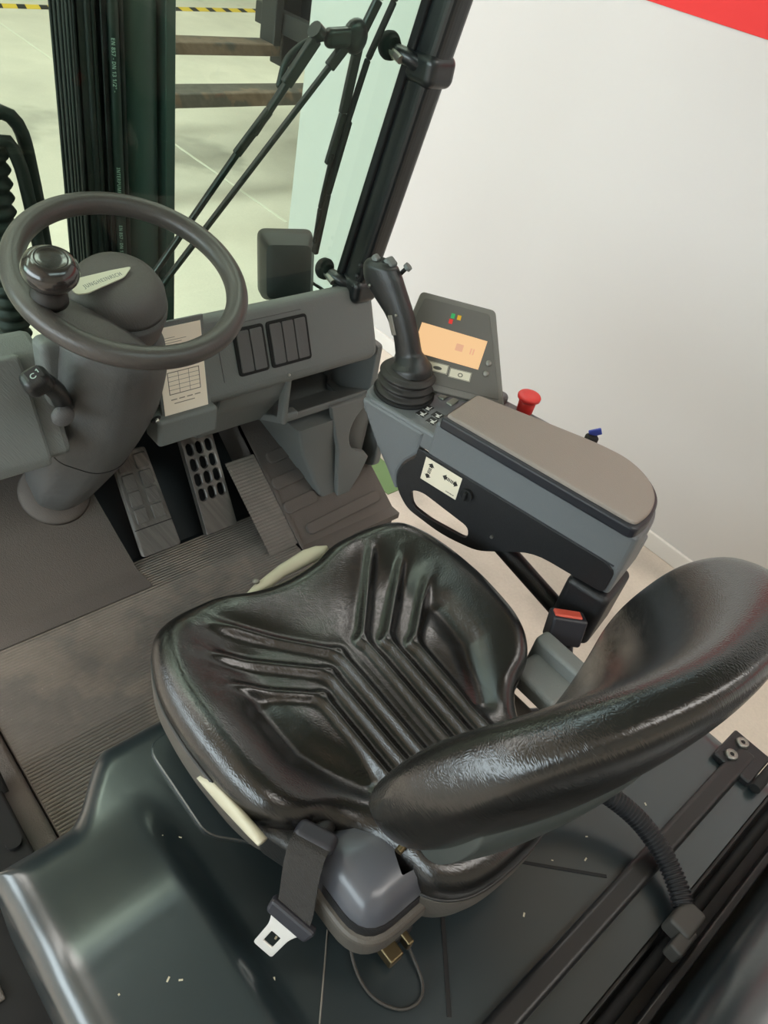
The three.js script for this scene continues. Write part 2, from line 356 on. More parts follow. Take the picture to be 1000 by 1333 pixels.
// sloping toe board: y = 0.66 + 0.627 * (-0.975 - z)
const toeY = (z) => 0.66 + 0.627 * (-0.975 - z);
{
  const o = [1.0, 0.64, -1.1], loc = (x, y, z) => V(x - o[0], y - o[1], z - o[2]);
  const t = thing('toe_board', 'dark sloping toe board with raised rubber bars right of the pedals', 'toe board', o);
  const slab = (x0, x1, pts, th, mat, nm) => { const lo = pts.map(([z, y]) => [z - o[2], y - o[1] - th]).reverse(); return mesh(nm, sweepX([...pts.map(([z, y]) => [z - o[2], y - o[1]]), ...lo], x0 - o[0], x1 - o[0], 0), mat, t); };
  slab(0.9, 1.2, [[-1.40, toeY(-1.40)], [-0.975, 0.66], [-0.945, 0.66]], 0.018, M.toe, 'plate');
  slab(0.1, 0.9, [[-1.40, 0.79], [-1.16, 0.63], [-1.12, 0.63]], 0.02, M.body, 'pedal_well');
  slab(0.898, 1.04, [[-0.945, 0.66], [-0.62, 0.66]], 0.018, M.toe, 'landing');
  mesh('bulkhead', box(0.1 - o[0], 1.2 - o[0], 0.0, 0.33, -1.42 - o[2], -1.40 - o[2], 0.004), M.body, t);
  mesh('well_side', sweepX([[-1.40 - o[2], toeY(-1.40) - o[1] - 0.001], [-0.96 - o[2], 0.655 - o[1]], [-0.96 - o[2], 0.63 - o[1]], [-1.40 - o[2], 0.63 - o[1]]], 0.9 - o[0], 0.908 - o[0], 0), M.toe, t);
  const nrm = V(0, 1, 0.627).normalize(), dn = V(0, 0.627, -1).normalize();
  const pad = (x, z, w, h, ang) => {
    const q = rounded([[-w / 2, -h / 2], [w / 2, -h / 2], [w / 2, h / 2], [-w / 2, h / 2]], h * 0.5), g = ext(q, 0.008, 0.003); g.rotateZ(ang);
    frame(g, loc(x, toeY(z), z), V(1, 0, 0), dn, nrm); mesh('grip_bar', g, M.toe, t);
  };
  pad(0.96, -1.17, 0.075, 0.032, 0.05); pad(0.952, -1.115, 0.095, 0.032, 0.05); pad(0.955, -1.06, 0.1, 0.032, 0.05); pad(1.055, -1.005, 0.24, 0.03, 0.05);
}
// A pillar: leaning tube from dash to roof
const PB = V(1.055, 1.16, -1.115), PT = V(1.055, 2.05, -0.945), PD = PT.clone().sub(PB).normalize();
{
  const t = thing('cab_pillar', 'black leaning cab pillar between windscreen and white wall', 'pillar', PB.toArray());
  const q = rounded([[-0.026, -0.03], [0.026, -0.03], [0.026, 0.03], [-0.026, 0.03]], 0.02, 6), L = PT.distanceTo(PB);
  const g = ext(q, L, 0.002); frame(g, V(0, 0, 0), V(1, 0, 0), V(0, 0, 1).addScaledVector(PD, -PD.z).normalize().negate(), PD); g.scale(1, 1, 1); mesh('post', g, M.frame, t);
  mesh('rubber_seal', bar([-0.022, 0.04, -0.022], PT.clone().sub(PB).add(V(-0.022, 0, -0.022)).toArray(), 0.022, 0.018, [0, 0, 1], 0.004), M.seam, t);
  for (const h of [0.13, 0.155, 0.105]) mesh('screw', new THREE.SphereGeometry(0.005, 10, 6).translate(-0.03, h, 0.02 + h * 0.19), M.body, t);
}
// roof frame with tinted glass
{
  const t = thing('cab_roof', 'black overhead guard frame above the cab', 'cab roof', [0.57, 2.06, -0.44]);
  for (const x of [-0.5, 0.46]) mesh('side_beam', box(x - 0.03, x + 0.03, 0, 0.07, -0.54, 0.56, 0.015, 3), M.frame, t);
  for (const z of [-0.54, 0.02, 0.53]) mesh('cross_beam', box(-0.5, 0.46, 0.005, 0.065, z - 0.03, z + 0.03, 0.015, 3), M.frame, t);
  const g = new THREE.PlaneGeometry(0.92, 1.06).rotateX(-Math.PI / 2).translate(0.55, 2.1, -0.435); struct('window_3', g, M.roofGlass);
}
// window clamps on the pillar
function clampKnob(p, label, flip) {
  const t = thing('glass_clamp', label, 'clamp', p);
  mesh('band', box(-0.006, 0.058, -0.026, 0.026, -0.036, 0.036, 0.016, 4), M.frame, t);
  mesh('arm', tube([[0.01, 0.0, 0.0], [-0.008, 0.01, -0.018], [-0.014, 0.012, -0.045]], 0.013, 20, 12), M.frame, t);
  const d = lathe([[0, 0], [0.020, 0], [0.022, 0.004], [0.022, 0.012], [0.018, 0.016], [0.012, 0.018], [0.012, 0.024], [0, 0.024]], 28).rotateX(Math.PI / 2 - 0.2).translate(-0.018, 0.016, -0.066);
  const k = mesh('knob', d, M.seam, t);
  mesh('bolt', rod([-0.022, 0.014, -0.05], [-0.024, 0.006, -0.02], 0.007, 10), M.dullMetal, k);
}
clampKnob([1.028, 1.684, -1.012], 'black round glass clamp high up on the cab pillar');
clampKnob([1.028, 1.252, -1.095], 'black round glass clamp at the foot of the pillar by the joystick');
// windscreen
const GZ = (y) => -1.125 + 0.177 * (y - 1.25);
{
  const g = sweepX([[GZ(1.2) - 0.005, 1.2], [GZ(2.1) - 0.005, 2.1], [GZ(2.1), 2.1], [GZ(1.2), 1.2]], -0.1, 1.03, 0);
  const gl = new THREE.PlaneGeometry(1.13, 0.915); const d = V(0, 0.9, 0.9 * 0.177).normalize();
  frame(gl, V(0.465, 1.65, GZ(1.65)), V(1, 0, 0), d, V(1, 0, 0).cross(d)); const w = struct('window_2', gl, M.glass);
  w.userData.label = 'green tinted front windscreen of the cab'; g.dispose();
}
// wiper assembly outside the glass
const W = (x, y, o = 0.03) => [x, y, GZ(y) - o];
{
  const t = thing('windscreen_wiper', 'black windscreen wiper with two parallel arms and long blade behind the glass', 'wiper', W(0.935, 1.712, 0.03));
  const o = V(...t.position.toArray()), L = (p) => V(...p).sub(o).toArray(), seg = (pts, w, th, off = 0.03) => pts.slice(1).map((p, i) => bar(L(W(...pts[i], off)), L(W(...p, off)), Array.isArray(w) ? w[i] : w, th, [0, 0, 1], 0.003));
  mesh('blade_carrier', merge(seg([[0.968, 1.86], [0.964, 1.766], [0.946, 1.712], [0.951, 1.591], [0.945, 1.5]], [0.016, 0.016, 0.018, 0.014], 0.01)), M.frame, t);
  mesh('blade', merge([...seg([[0.998, 1.86], [0.992, 1.767], [0.969, 1.68], [0.959, 1.56]], 0.007, 0.012, 0.024), ...seg([[0.962, 1.58], [0.957, 1.445], [0.964, 1.317]], 0.010, 0.014, 0.024), ...seg([[0.946, 1.52], [0.949, 1.415], [0.958, 1.34]], 0.007, 0.008, 0.026)]), M.seam, t);
  mesh('pivot', merge([new THREE.SphereGeometry(0.024, 16, 10).scale(1, 1.1, 0.6), bar([-0.06, -0.004, 0], [0.004, 0.0, 0], 0.03, 0.02, [0, 0, 1], 0.01), rod([-0.072, 0.0, 0], [-0.084, 0.008, 0], 0.013)]), M.frame, t);
  mesh('arm', merge([...seg([[0.858, 1.707], [0.817, 1.639]], 0.02, 0.012), ...seg([[0.82, 1.643], [0.772, 1.562]], 0.011, 0.012), ...seg([[0.795, 1.6], [0.745, 1.53]], 0.015, 0.01), ...seg([[0.75, 1.537], [0.61, 1.318]], 0.010, 0.01)]), M.frame, t);
  mesh('arm', merge([...seg([[0.922, 1.702], [0.896, 1.665]], 0.018, 0.012), ...seg([[0.898, 1.668], [0.615, 1.274]], 0.009, 0.01)]), M.frame, t);
  mesh('washer_hose', tube([L(W(0.93, 1.708, 0.035)), L(W(0.89, 1.706, 0.045)), L(W(0.85, 1.695, 0.045)), L(W(0.822, 1.67, 0.045)), L(W(0.813, 1.635, 0.04))], 0.006, 24, 8), M.hose, t);
}
// work lamp in front of the glass
{
  const t = thing('work_lamp', 'square black work lamp housing outside the windscreen corner', 'work lamp', [1.065, 1.175, -1.35]);
  const ring = (s, z) => rounded([[-0.062, -0.075], [0.062, -0.075], [0.062, 0.075], [-0.062, 0.075]], 0.02, 5).map((p) => V(p.x * s, p.y * s, z));
  const g = loft([ring(0.6, 0.05), ring(0.82, 0.042), ring(1.0, 0.012), ring(1.04, -0.03), ring(1.0, -0.04)], true, 0.6);
  g.rotateY(-0.5).rotateX(-0.15); mesh('housing', g, M.body, t);
  mesh('bracket', merge([rod([0.02, -0.06, 0], [0.03, -0.13, 0.02], 0.012), rod([0.03, -0.1, 0.0], [0.03, -0.2, -0.06], 0.012)]), M.seam, t);
  mesh('cable', tube([[0.05, -0.03, 0.04], [0.075, -0.05, 0.07], [0.075, -0.1, 0.06], [0.06, -0.13, 0.04]], 0.004, 20, 6), M.hose, t);
}

// ================================================================ mast
{
  const t = thing('lift_mast', 'tall black lift mast with hoses and chain in front of the windscreen', 'mast', [0.74, 0.1, -1.6]);
  const y0 = 0, y1 = 3.2, B = (x0, x1, z0, z1, r = 0.004) => box(x0, x1, y0, y1, z0, z1, r);
  mesh('outer_channel', merge([B(-0.0775, -0.066, 0.0, 0.1), B(-0.0775, -0.052, 0.088, 0.1)]), M.mast, t);
  mesh('inner_channel', merge([B(-0.05, -0.041, 0.02, 0.092), B(-0.066, -0.045, 0.05, 0.062)]), M.mast, t);
  for (const z of [0.012, 0.03, 0.05, 0.066, 0.08]) mesh('guide_rib', rod([-0.0785, y0, z], [-0.0785, y1, z], 0.004, 8), M.hose, t);
  mesh('back_plate', B(-0.07, 0.12, -0.02, 0.0), M.mast, t);
  for (const [x, z, r] of [[-0.062, 0.095, 0.005], [-0.052, 0.1, 0.006], [-0.042, 0.1, 0.005], [0.017, 0.085, 0.006]]) mesh('steel_pipe', rod([x, y0, z], [x, y1, z], r, 10), M.hose, t);
  // leaf chain: one link after the other
  const link = (() => { const q = rounded([[-0.006, -0.011], [0.006, -0.011], [0.006, 0.011], [-0.006, 0.011]], 0.006, 3); return merge([ext(q, 0.003).translate(0, 0, -0.006), ext(q, 0.003).translate(0, 0, 0.004)]).rotateY(0.5); })(); uvm(link);
  M.dullDark = std(0x0f1110, 0.6);
  for (let k = 0; k < 70; k++) { const m = new THREE.Mesh(link, M.dullDark); m.name = 'chain_link'; m.castShadow = m.receiveShadow = true; m.position.set(-0.028, 0.85 + k * 0.0165, 0.1); t.add(m); }
  // printed pressure hose
  const ht = canvasTex(128, 2048, (c, w, h) => {
    c.fillStyle = '#1d2b26'; c.fillRect(0, 0, w, h); c.fillStyle = '#a3b3a8'; c.font = 'bold 17px sans-serif'; c.textBaseline = 'middle';
    const wr = (s, y) => { c.save(); c.translate(w * 0.5, y); c.rotate(Math.PI / 2); c.scale(1.8, 1); c.fillText(s, 0, 0); c.restore(); };
    wr('EN 857 - DN 13 1/2" -', 400); wr('\u25CF INTERPUMP', 1130); wr('EN 857 - DN 13', 1540);
  });
  const hg = new THREE.CylinderGeometry(0.011, 0.011, 0.62, 24, 1).rotateY(Math.PI * 0.86); hg.translate(-0.006, 1.31, 0.1);
  mesh('pressure_hose', hg, std(0xffffff, 0.5, { map: ht }), t, true);
  mesh('pressure_hose', merge([rod([-0.006, 0, 0.1], [-0.006, 1.0, 0.1], 0.011), rod([-0.006, 1.62, 0.1], [-0.006, y1, 0.1], 0.011)]), M.hose, t);
  mesh('lift_cylinder', rod([0.06, y0, 0.055], [0.06, y1, 0.055], 0.04, 36), M.mastSmooth, t);
  mesh('side_channel', merge([B(0.1, 0.122, 0.0, 0.1, 0.003)]), M.mastSmooth, t);
  for (const x of [-0.5, -0.46]) mesh('far_upright', B(x - 0.2, x - 0.18, -0.02, 0.1), M.mast, t);
  mesh('cross_member', box(-0.72, 0.12, 0.1, 0.24, -0.05, -0.02, 0.01), M.mast, t);
  mesh('cross_member', box(-0.72, 0.12, 2.9, 3.05, -0.05, -0.02, 0.01), M.mast, t);
}
// hose bundle left of the mast
{
  const t = thing('hose_loop', 'thick black hydraulic hoses looping beside a ribbed hose left of the mast', 'hose', [0.52, 0.5, -1.46]);
  const P = (x, y, z) => [x - 0.52, y - 0.5, z + 1.46];
  mesh('hose', tube([P(0.42, 1.44, -1.44), P(0.49, 1.492, -1.45), P(0.53, 1.47, -1.45), P(0.548, 1.38, -1.46), P(0.556, 1.27, -1.46), P(0.567, 1.12, -1.47), P(0.58, 0.6, -1.48)], 0.0125, 60, 12), M.hose, t);
  mesh('hose', tube([P(0.42, 1.41, -1.42), P(0.49, 1.455, -1.43), P(0.515, 1.42, -1.43), P(0.53, 1.34, -1.44), P(0.538, 1.25, -1.44), P(0.555, 1.1, -1.45), P(0.57, 0.6, -1.46)], 0.012, 60, 12), M.hose, t);
  const prof = []; for (let k = 0; k <= 150; k++) { const s = k / 150; prof.push([0.03 + 0.004 * Math.cos(k * Math.PI / 2.5), s * 0.75]); }
  mesh('ribbed_hose', lathe(prof, 24).translate(-0.045, 0.2, 0.005), M.hose, t);
}

// ================================================================ dashboard
{
  const t = thing('dashboard', 'dark grey plastic dashboard with blank switch covers below the windscreen', 'dashboard', [0.6, 0.9, -1.1]);
  const o = V(0.6, 0.9, -1.1), P = (z, y) => [z - o.z, y - o.y], X = (x) => x - o.x;
  // right panel: face slopes from (z -1.03, y 1.12) up to the crest (z -1.10, y 1.25)
  const rp = rounded([P(-1.115, 1.25), P(-1.085, 1.258), P(-1.022, 1.118), P(-1.06, 1.085), P(-1.16, 1.07), P(-1.17, 1.17)], [0.01, 0.018, 0.022, 0.02, 0.005, 0.005], 6);
  const panel = mesh('right_panel', sweepX(rp, X(0.60), X(1.085), 0.012), M.dash, t);
  // blank covers lie on the face
  const f0 = V(0, 1.118 - 0, -1.022), f1 = V(0, 1.258, -1.085), fu = f1.clone().sub(f0).normalize(), fx = V(1, 0, 0), fn = fx.clone().cross(fu);
  const onFace = (x, s, h) => V(X(x), 0, 0).add(f0.clone().sub(V(0, o.y, o.z))).addScaledVector(fu, s).addScaledVector(fn, h);
  const cover = (xa, xb, n) => {
    const g = ext(rounded([[-(xb - xa) / 2, -0.045], [(xb - xa) / 2, -0.045], [(xb - xa) / 2, 0.045], [-(xb - xa) / 2, 0.045]], 0.008), 0.006, 0.001);
    const fr = mesh('switch_frame', frame(g, onFace((xa + xb) / 2, 0.078, -0.003), fx, fu, fn), M.seam, t);
    const w = (xb - xa - 0.010) / n;
    for (let k = 0; k < n; k++) { const q = ext(rounded([[-w / 2 + 0.0012, -0.039], [w / 2 - 0.0012, -0.039], [w / 2 - 0.0012, 0.039], [-w / 2 + 0.0012, 0.039]], 0.003), 0.005, 0.001); mesh('switch_blank', frame(q, onFace(xa + 0.005 + w * (k + 0.5), 0.078, 0.0005), fx, fu, fn), M.blank, fr); }
  };
  cover(0.733, 0.802, 2); cover(0.808, 0.905, 3);
  mesh('trim_line', merge([bar(onFace(0.70, 0.132, 0).toArray(), onFace(0.895, 0.132, 0).toArray(), 0.002, 0.002), bar(onFace(0.70, 0.132, 0).toArray(), onFace(0.70, 0.03, 0).toArray(), 0.002, 0.002)]), M.blank, t);
  mesh('screw', new THREE.SphereGeometry(0.003, 8, 6).translate(...onFace(0.845, 0.012, 0.001).toArray()), M.metal, t);
  // left module
  const lp = rounded([P(-1.12, 1.27), P(-1.07, 1.315), P(-1.02, 1.30), P(-0.945, 1.165), P(-0.98, 1.135), P(-1.16, 1.1), P(-1.165, 1.2)], [0.01, 0.02, 0.015, 0.012, 0.015, 0.005, 0.005], 5);
  mesh('left_panel', sweepX(lp, X(-0.06), X(0.37), 0.01), M.dash, t);
  const lid = rounded([P(-1.035, 1.30), P(-1.015, 1.306), P(-0.938, 1.172), P(-0.938, 1.155), P(-0.96, 1.15)], 0.006, 4);
  mesh('glove_lid', sweepX(lid, X(-0.06), X(0.335), 0.006), M.dash, t);
  // crest behind the column
  mesh('center_panel', sweepX([P(-1.12, 1.245), P(-1.09, 1.255), P(-1.06, 1.15), P(-1.16, 1.07), P(-1.17, 1.17)], X(0.36), X(0.605), 0.004), M.dash, t);
  mesh('added_firewall', sweepX([P(-1.395, 0.96), P(-1.16, 1.145), P(-1.16, 1.13), P(-1.395, 0.945)], X(0.1), X(1.12), 0), M.body, t);  // unseen slab added to keep light out of the footwell
  // underside housing with pocket
  mesh('lower_housing', sweepX(rounded([P(-1.05, 1.10), P(-1.065, 1.05), P(-1.13, 0.945), P(-1.28, 0.93), P(-1.28, 1.1)], 0.012, 4), X(0.70), X(0.868), 0.006), M.dash, t);
  mesh('pocket_floor', sweepX(rounded([P(-1.052, 1.005), P(-1.052, 0.985), P(-1.15, 0.935), P(-1.3, 0.935), P(-1.3, 0.955), P(-1.15, 0.955)], 0.006, 3), X(0.86), X(1.12), 0.003), M.dash, t);
  mesh('pocket_lip', merge([box(X(0.858), X(0.872), 0.085, 0.21, 0.03, 0.055, 0.006), box(X(0.86), X(0.90), 0.095, 0.112, 0.03, 0.055, 0.006)]), M.dash, t);
  mesh('pocket_end', sweepX(rounded([P(-1.05, 1.12), P(-1.045, 0.97), P(-1.1, 0.93), P(-1.3, 0.93), P(-1.3, 1.12)], 0.01, 3), X(1.105), X(1.122), 0.003), M.dash, t);
}
// storage bin with round cut-out under the dash
{
  const t = thing('storage_bin', 'dark grey floor bin with round cup cut-out below the dashboard', 'storage bin', [1.05, 0.72, -1.1]);
  const o = V(1.05, 0.72, -1.1), q = (x, y, z) => V(x - o.x, y - o.y, z - o.z);
  // wedge: front face leans, narrow at its foot
  const ring = (y, x0, x1, z0, z1) => rounded([[x0, z0], [x1, z0], [x1, z1], [x0, z1]], 0.014, 4).map((p) => q(p.x, y, p.y));
  mesh('bin_front', loft([ring(0.70, 1.015, 1.085, -1.20, -1.052), ring(0.76, 0.99, 1.08, -1.25, -1.06), ring(0.86, 0.945, 1.06, -1.28, -1.06), ring(0.955, 0.905, 1.04, -1.3, -1.045)].reverse(), true, 0.7), M.dash, t);
  const nc = [1.128, 0.90], notch = []; for (let k = 0; k <= 12; k++) { const a = (80 + k * 13) * Math.PI / 180; notch.push([nc[0] + 0.066 * Math.cos(a), nc[1] + 0.075 * Math.sin(a)]); }
  const front = [[0.99, 0.995], [1.135, 0.995], ...notch, [1.125, 0.822], [1.143, 0.80], [1.125, 0.745], [1.10, 0.70], [1.06, 0.70], [1.035, 0.86]];
  const fp = ext(front.map(([x, y]) => [x - o.x, y - o.y]), 0.016, 0.004); fp.translate(0, 0, -1.058 - o.z); mesh('front_plate', fp, M.dash, t);
  mesh('cup_well', lathe([[0.0, 0], [0.052, 0], [0.058, 0.2], [0.061, 0.2], [0.056, -0.004], [0, -0.004]], 32).translate(1.125 - o.x, 0.77 - o.y, -1.13 - o.z), M.dash, t);
  mesh('outer_wall', sweepX(rounded([[-1.06, 0.985], [-1.30, 0.985], [-1.30, 0.78], [-1.08, 0.73], [-1.05, 0.75]], 0.012, 4).map((p) => new THREE.Vector2(p.x - o.z, p.y - o.y)), 1.18 - o.x, 1.2 - o.x, 0.004), M.dash, t);
}
// clipboard label in its holder
{
  const t = thing('data_plate', 'cream printed load chart sheet in a black holder beside the steering column', 'data plate', [0.61, 1.11, -1.03]);
  const pm = printed(256, 512, (c, w, h) => {
    c.fillStyle = '#f5e8d6'; c.fillRect(0, 0, w, h); c.strokeStyle = '#5a5046'; c.lineWidth = 4; c.strokeRect(40, 260, 180, 130); c.lineWidth = 2;
    for (let k = 1; k < 5; k++) { c.beginPath(); c.moveTo(40, 260 + 26 * k); c.lineTo(220, 260 + 26 * k); c.stroke(); }
    for (let k = 1; k < 3; k++) { c.beginPath(); c.moveTo(40 + 60 * k, 260); c.lineTo(40 + 60 * k, 390); c.stroke(); }
    c.fillStyle = '#8a7f72'; for (let k = 0; k < 12; k++) c.fillRect(44, 60 + 14 * k, 60 + 90 * ((k * 37) % 10) / 10, 3);
    for (let k = 0; k < 4; k++) c.fillRect(44 + 46 * k, 420, 34, 6); c.fillRect(60, 445, 120, 5);
  }, 0.8);
  const a = V(0.565 - 0.61, 0.012, -1.035 + 1.03 + 0.012), g = new THREE.PlaneGeometry(0.088, 0.155), up = V(0, 0.15, -0.035).normalize();
  const sheet = new THREE.BoxGeometry(0.088, 0.16, 0.001); frame(sheet, V(0.004, 0.085, -0.01), V(1, 0, 0), up, V(1, 0, 0).cross(up)); mesh('sheet', sheet, pm, t, true); g.dispose(); a.set(0, 0, 0);
  mesh('holder', merge([box(-0.06, 0.062, -0.05, 0.008, -0.03, 0.022, 0.008, 3), frame(new RoundedBoxGeometry(0.1, 0.17, 0.006, 2, 0.002), V(0.006, 0.088, -0.0155), V(1, 0, 0), up, V(1, 0, 0).cross(up))]), M.dash, t);
}

// ================================================================ steering
const SC = V(0.463, 1.45, -0.923), SN = V(0, Math.cos(0.305), Math.sin(0.305)), SZ = V(0, -Math.sin(0.305), Math.cos(0.305));
{
  const t = thing('steering_wheel', 'black steering wheel with spinner knob and pale name plate on its hub', 'steering wheel', SC.toArray());
  t.rotation.x = 0.305;
  const R = 0.147;
  const rimPts = []; for (let k = 0; k < 40; k++) { const a = k / 40 * Math.PI * 2; rimPts.push(V(R * Math.cos(a), 0, R * Math.sin(a))); }
  mesh('rim', tube(rimPts, 0.0155, 120, 24, true), M.rim, t);
  // hub: low drum with a domed cap
  const hub = mesh('hub', lathe([[0, -0.10], [0.05, -0.10], [0.066, -0.09], [0.069, -0.06], [0.068, -0.048], [0, -0.048]], 56).scale(1, 1, 1.02).translate(-0.006, 0, -0.012), M.hub, t);
  mesh('cap', lathe([[0.0, 0.004], [0.02, 0.0035], [0.04, 0.0], [0.053, -0.007], [0.061, -0.018], [0.065, -0.032], [0.066, -0.047], [0, -0.047]].reverse(), 56).scale(1, 1, 1.02).translate(-0.006, -0.008, -0.012), M.hub, hub);
  // broad web from hub to rim under the knob
  const ringS = (k) => { const a = 2.62 , r0 = 0.04 + k * 0.102, w = 0.052 + 0.02 * Math.pow(Math.abs(k - 0.45) * 2, 2), h = 0.016 - 0.004 * k, y = -0.066 + 0.064 * Math.pow(k, 0.75); const out = []; for (let j = 0; j < 24; j++) { const th = j / 24 * Math.PI * 2, u = Math.cos(th) * w, v = Math.sin(th) * h; out.push(V(r0 * Math.cos(a) - u * Math.sin(a), y + v, r0 * Math.sin(a) + u * Math.cos(a))); } return out; };
  mesh('spoke', loft([0, 0.2, 0.4, 0.6, 0.8, 1].map(ringS)), M.hub, t);
  // spinner knob
  const kp = V(-0.122, 0, 0.022);
  const stem = mesh('knob_stem', lathe([[0, 0], [0.024, 0], [0.022, 0.008], [0.019, 0.016], [0.018, 0.022], [0.022, 0.03], [0, 0.03]], 36).translate(kp.x, 0.008, kp.z), M.boot, t);
  mesh('knob', lathe([[0, 0.0], [0.02, 0.0], [0.03, 0.006], [0.0365, 0.018], [0.037, 0.026], [0.034, 0.036], [0.026, 0.043], [0.021, 0.0445], [0.018, 0.043], [0.012, 0.0425], [0, 0.042]], 48).scale(0.92, 0.9, 0.92).translate(kp.x, 0.034, kp.z), M.knob, stem);
  // name plate, pointed at its far end
  const pm = printed(512, 160, (c, w, h) => { c.fillStyle = '#d3d0bb'; c.fillRect(0, 0, w, h); c.fillStyle = '#7d8077'; c.font = 'bold 42px sans-serif'; c.textAlign = 'center'; c.textBaseline = 'middle'; c.save(); c.translate(w * 0.47, h * 0.5); c.rotate(-0.09); c.fillText('JUNGHEINRICH', 0, 0); c.restore(); }, 0.45);
  const q = rounded([[-0.05, -0.013], [-0.034, -0.016], [0.028, -0.006], [0.048, 0.008], [0.02, 0.0105], [-0.046, 0.012]], 0.006, 4), g = ext(q, 0.002, 0);
  { const p = g.attributes.position, u = []; for (let i = 0; i < p.count; i++) u.push((p.getX(i) + 0.05) / 0.1, (p.getY(i) + 0.018) / 0.032); g.setAttribute('uv', new THREE.Float32BufferAttribute(u, 2)); }
  g.rotateX(-Math.PI / 2); g.rotateY(0.12); g.translate(-0.036, -0.002, -0.004); mesh('name_plate', g, pm, hub, true);
}
{
  const t = thing('steering_column', 'thick dark grey steering column shroud standing on the toe board', 'steering column', [0.455, 0.77, -1.29]);
  const o = V(0.455, 0.77, -1.29);
  // sections along the column: centre, half width, half depth
  const sec = [[0.455, 1.352, -0.955, 0.060, 0.058], [0.455, 1.335, -0.96, 0.072, 0.068], [0.457, 1.27, -0.985, 0.086, 0.075], [0.457, 1.19, -1.015, 0.086, 0.078], [0.455, 1.08, -1.075, 0.076, 0.074], [0.455, 0.98, -1.14, 0.068, 0.066], [0.455, 0.88, -1.21, 0.062, 0.058], [0.455, 0.82, -1.255, 0.055, 0.05], [0.455, 0.785, -1.28, 0.042, 0.04]];
  const ax = V(0, 0.86, 0.5).normalize(), zx = V(0, -0.5, 0.86);
  const ring = ([x, y, z, w, d]) => rounded([[-w, -d], [w, -d], [w, d * 0.4], [w * 0.3, d], [-w * 0.3, d], [-w, d * 0.4]], Math.min(w, d) * 0.28, 6).map((p) => V(x, y, z).sub(o).addScaledVector(V(1, 0, 0), p.x).addScaledVector(zx, p.y));
  const c = new THREE.CatmullRomCurve3(sec.map((s) => V(s[0], s[1], s[2]))), c2 = new THREE.CatmullRomCurve3(sec.map((s) => V(s[3], s[4], 0)));
  const rings = []; for (let k = 0; k <= 40; k++) { const p = c.getPoint(k / 40), q = c2.getPoint(k / 40); rings.push(ring([p.x, p.y, p.z, q.x, q.y])); }
  const shroud = mesh('shroud', loft(rings, true, 0.5), M.column, t);
  for (const k of [20]) mesh('shroud_seam', tube(rings[k].map((p) => p.clone()), 0.0014, 120, 6, true), M.seam, shroud);
  // cover screws facing right; a black blob stands in for each shaded slot
  for (const [x, y, z] of [[0.520, 1.165, -0.967], [0.497, 1.02, -1.058]]) { const s = mesh('recess_shade', new THREE.SphereGeometry(0.009, 12, 8).scale(1.1, 0.5, 0.5).rotateZ(0.4).translate(x - o.x, y - o.y, z - o.z + 0.003), M.seam, t); mesh('screw', new THREE.SphereGeometry(0.004, 8, 6).translate(x - o.x, y - o.y + 0.001, z - o.z + 0.008), M.metal, s); }
  mesh('collar', lathe([[0.03, 0], [0.075, 0], [0.07, 0.015], [0.052, 0.028], [0.03, 0.028]], 40).applyQuaternion(new THREE.Quaternion().setFromUnitVectors(V(0, 1, 0), V(0, 0.847, 0.531))).translate(0.0, 0.008, 0.0), M.matPlain, t);
}
{
  const t = thing('column_stalk', 'black stalk lever with a knob and parking symbol left of the column', 'lever', [0.36, 1.235, -0.96]);
  const o = V(0.36, 1.235, -0.96), q = (x, y, z) => [x - o.x, y - o.y, z - o.z];
  mesh('lever', tube([q(0.385, 1.225, -0.985), q(0.366, 1.25, -0.955), q(0.352, 1.285, -0.935), q(0.335, 1.312, -0.925)], 0.0135, 30, 14), M.stick, t);
  const kb = mesh('knob', new RoundedBoxGeometry(0.038, 0.036, 0.034, 4, 0.012).rotateZ(0.5).rotateX(0.3).translate(...q(0.322, 1.318, -0.925)), M.stick, t);
  const pm = printed(64, 64, (c) => { c.fillStyle = '#2a2a2a'; c.fillRect(0, 0, 64, 64); c.strokeStyle = '#b9cfc4'; c.lineWidth = 5; c.beginPath(); c.arc(24, 36, 12, 0.6, 5.6); c.stroke(); c.fillStyle = '#b9cfc4'; c.font = 'bold 30px sans-serif'; c.fillText('1', 42, 36); });
  const pl = new THREE.PlaneGeometry(0.02, 0.016).rotateX(-0.75).rotateZ(0.45).translate(...q(0.3165, 1.3365, -0.916)); mesh('symbol', pl, pm, kb, true);
  mesh('button', new THREE.SphereGeometry(0.017, 18, 12).scale(1, 1, 0.7).translate(...q(0.356, 1.243, -0.935)), M.blank, t);
  mesh('mount', box(0.352 - o.x, 0.39 - o.x, -0.03, 0.1, -0.06, -0.02, 0.012, 3), M.dash, t);
}
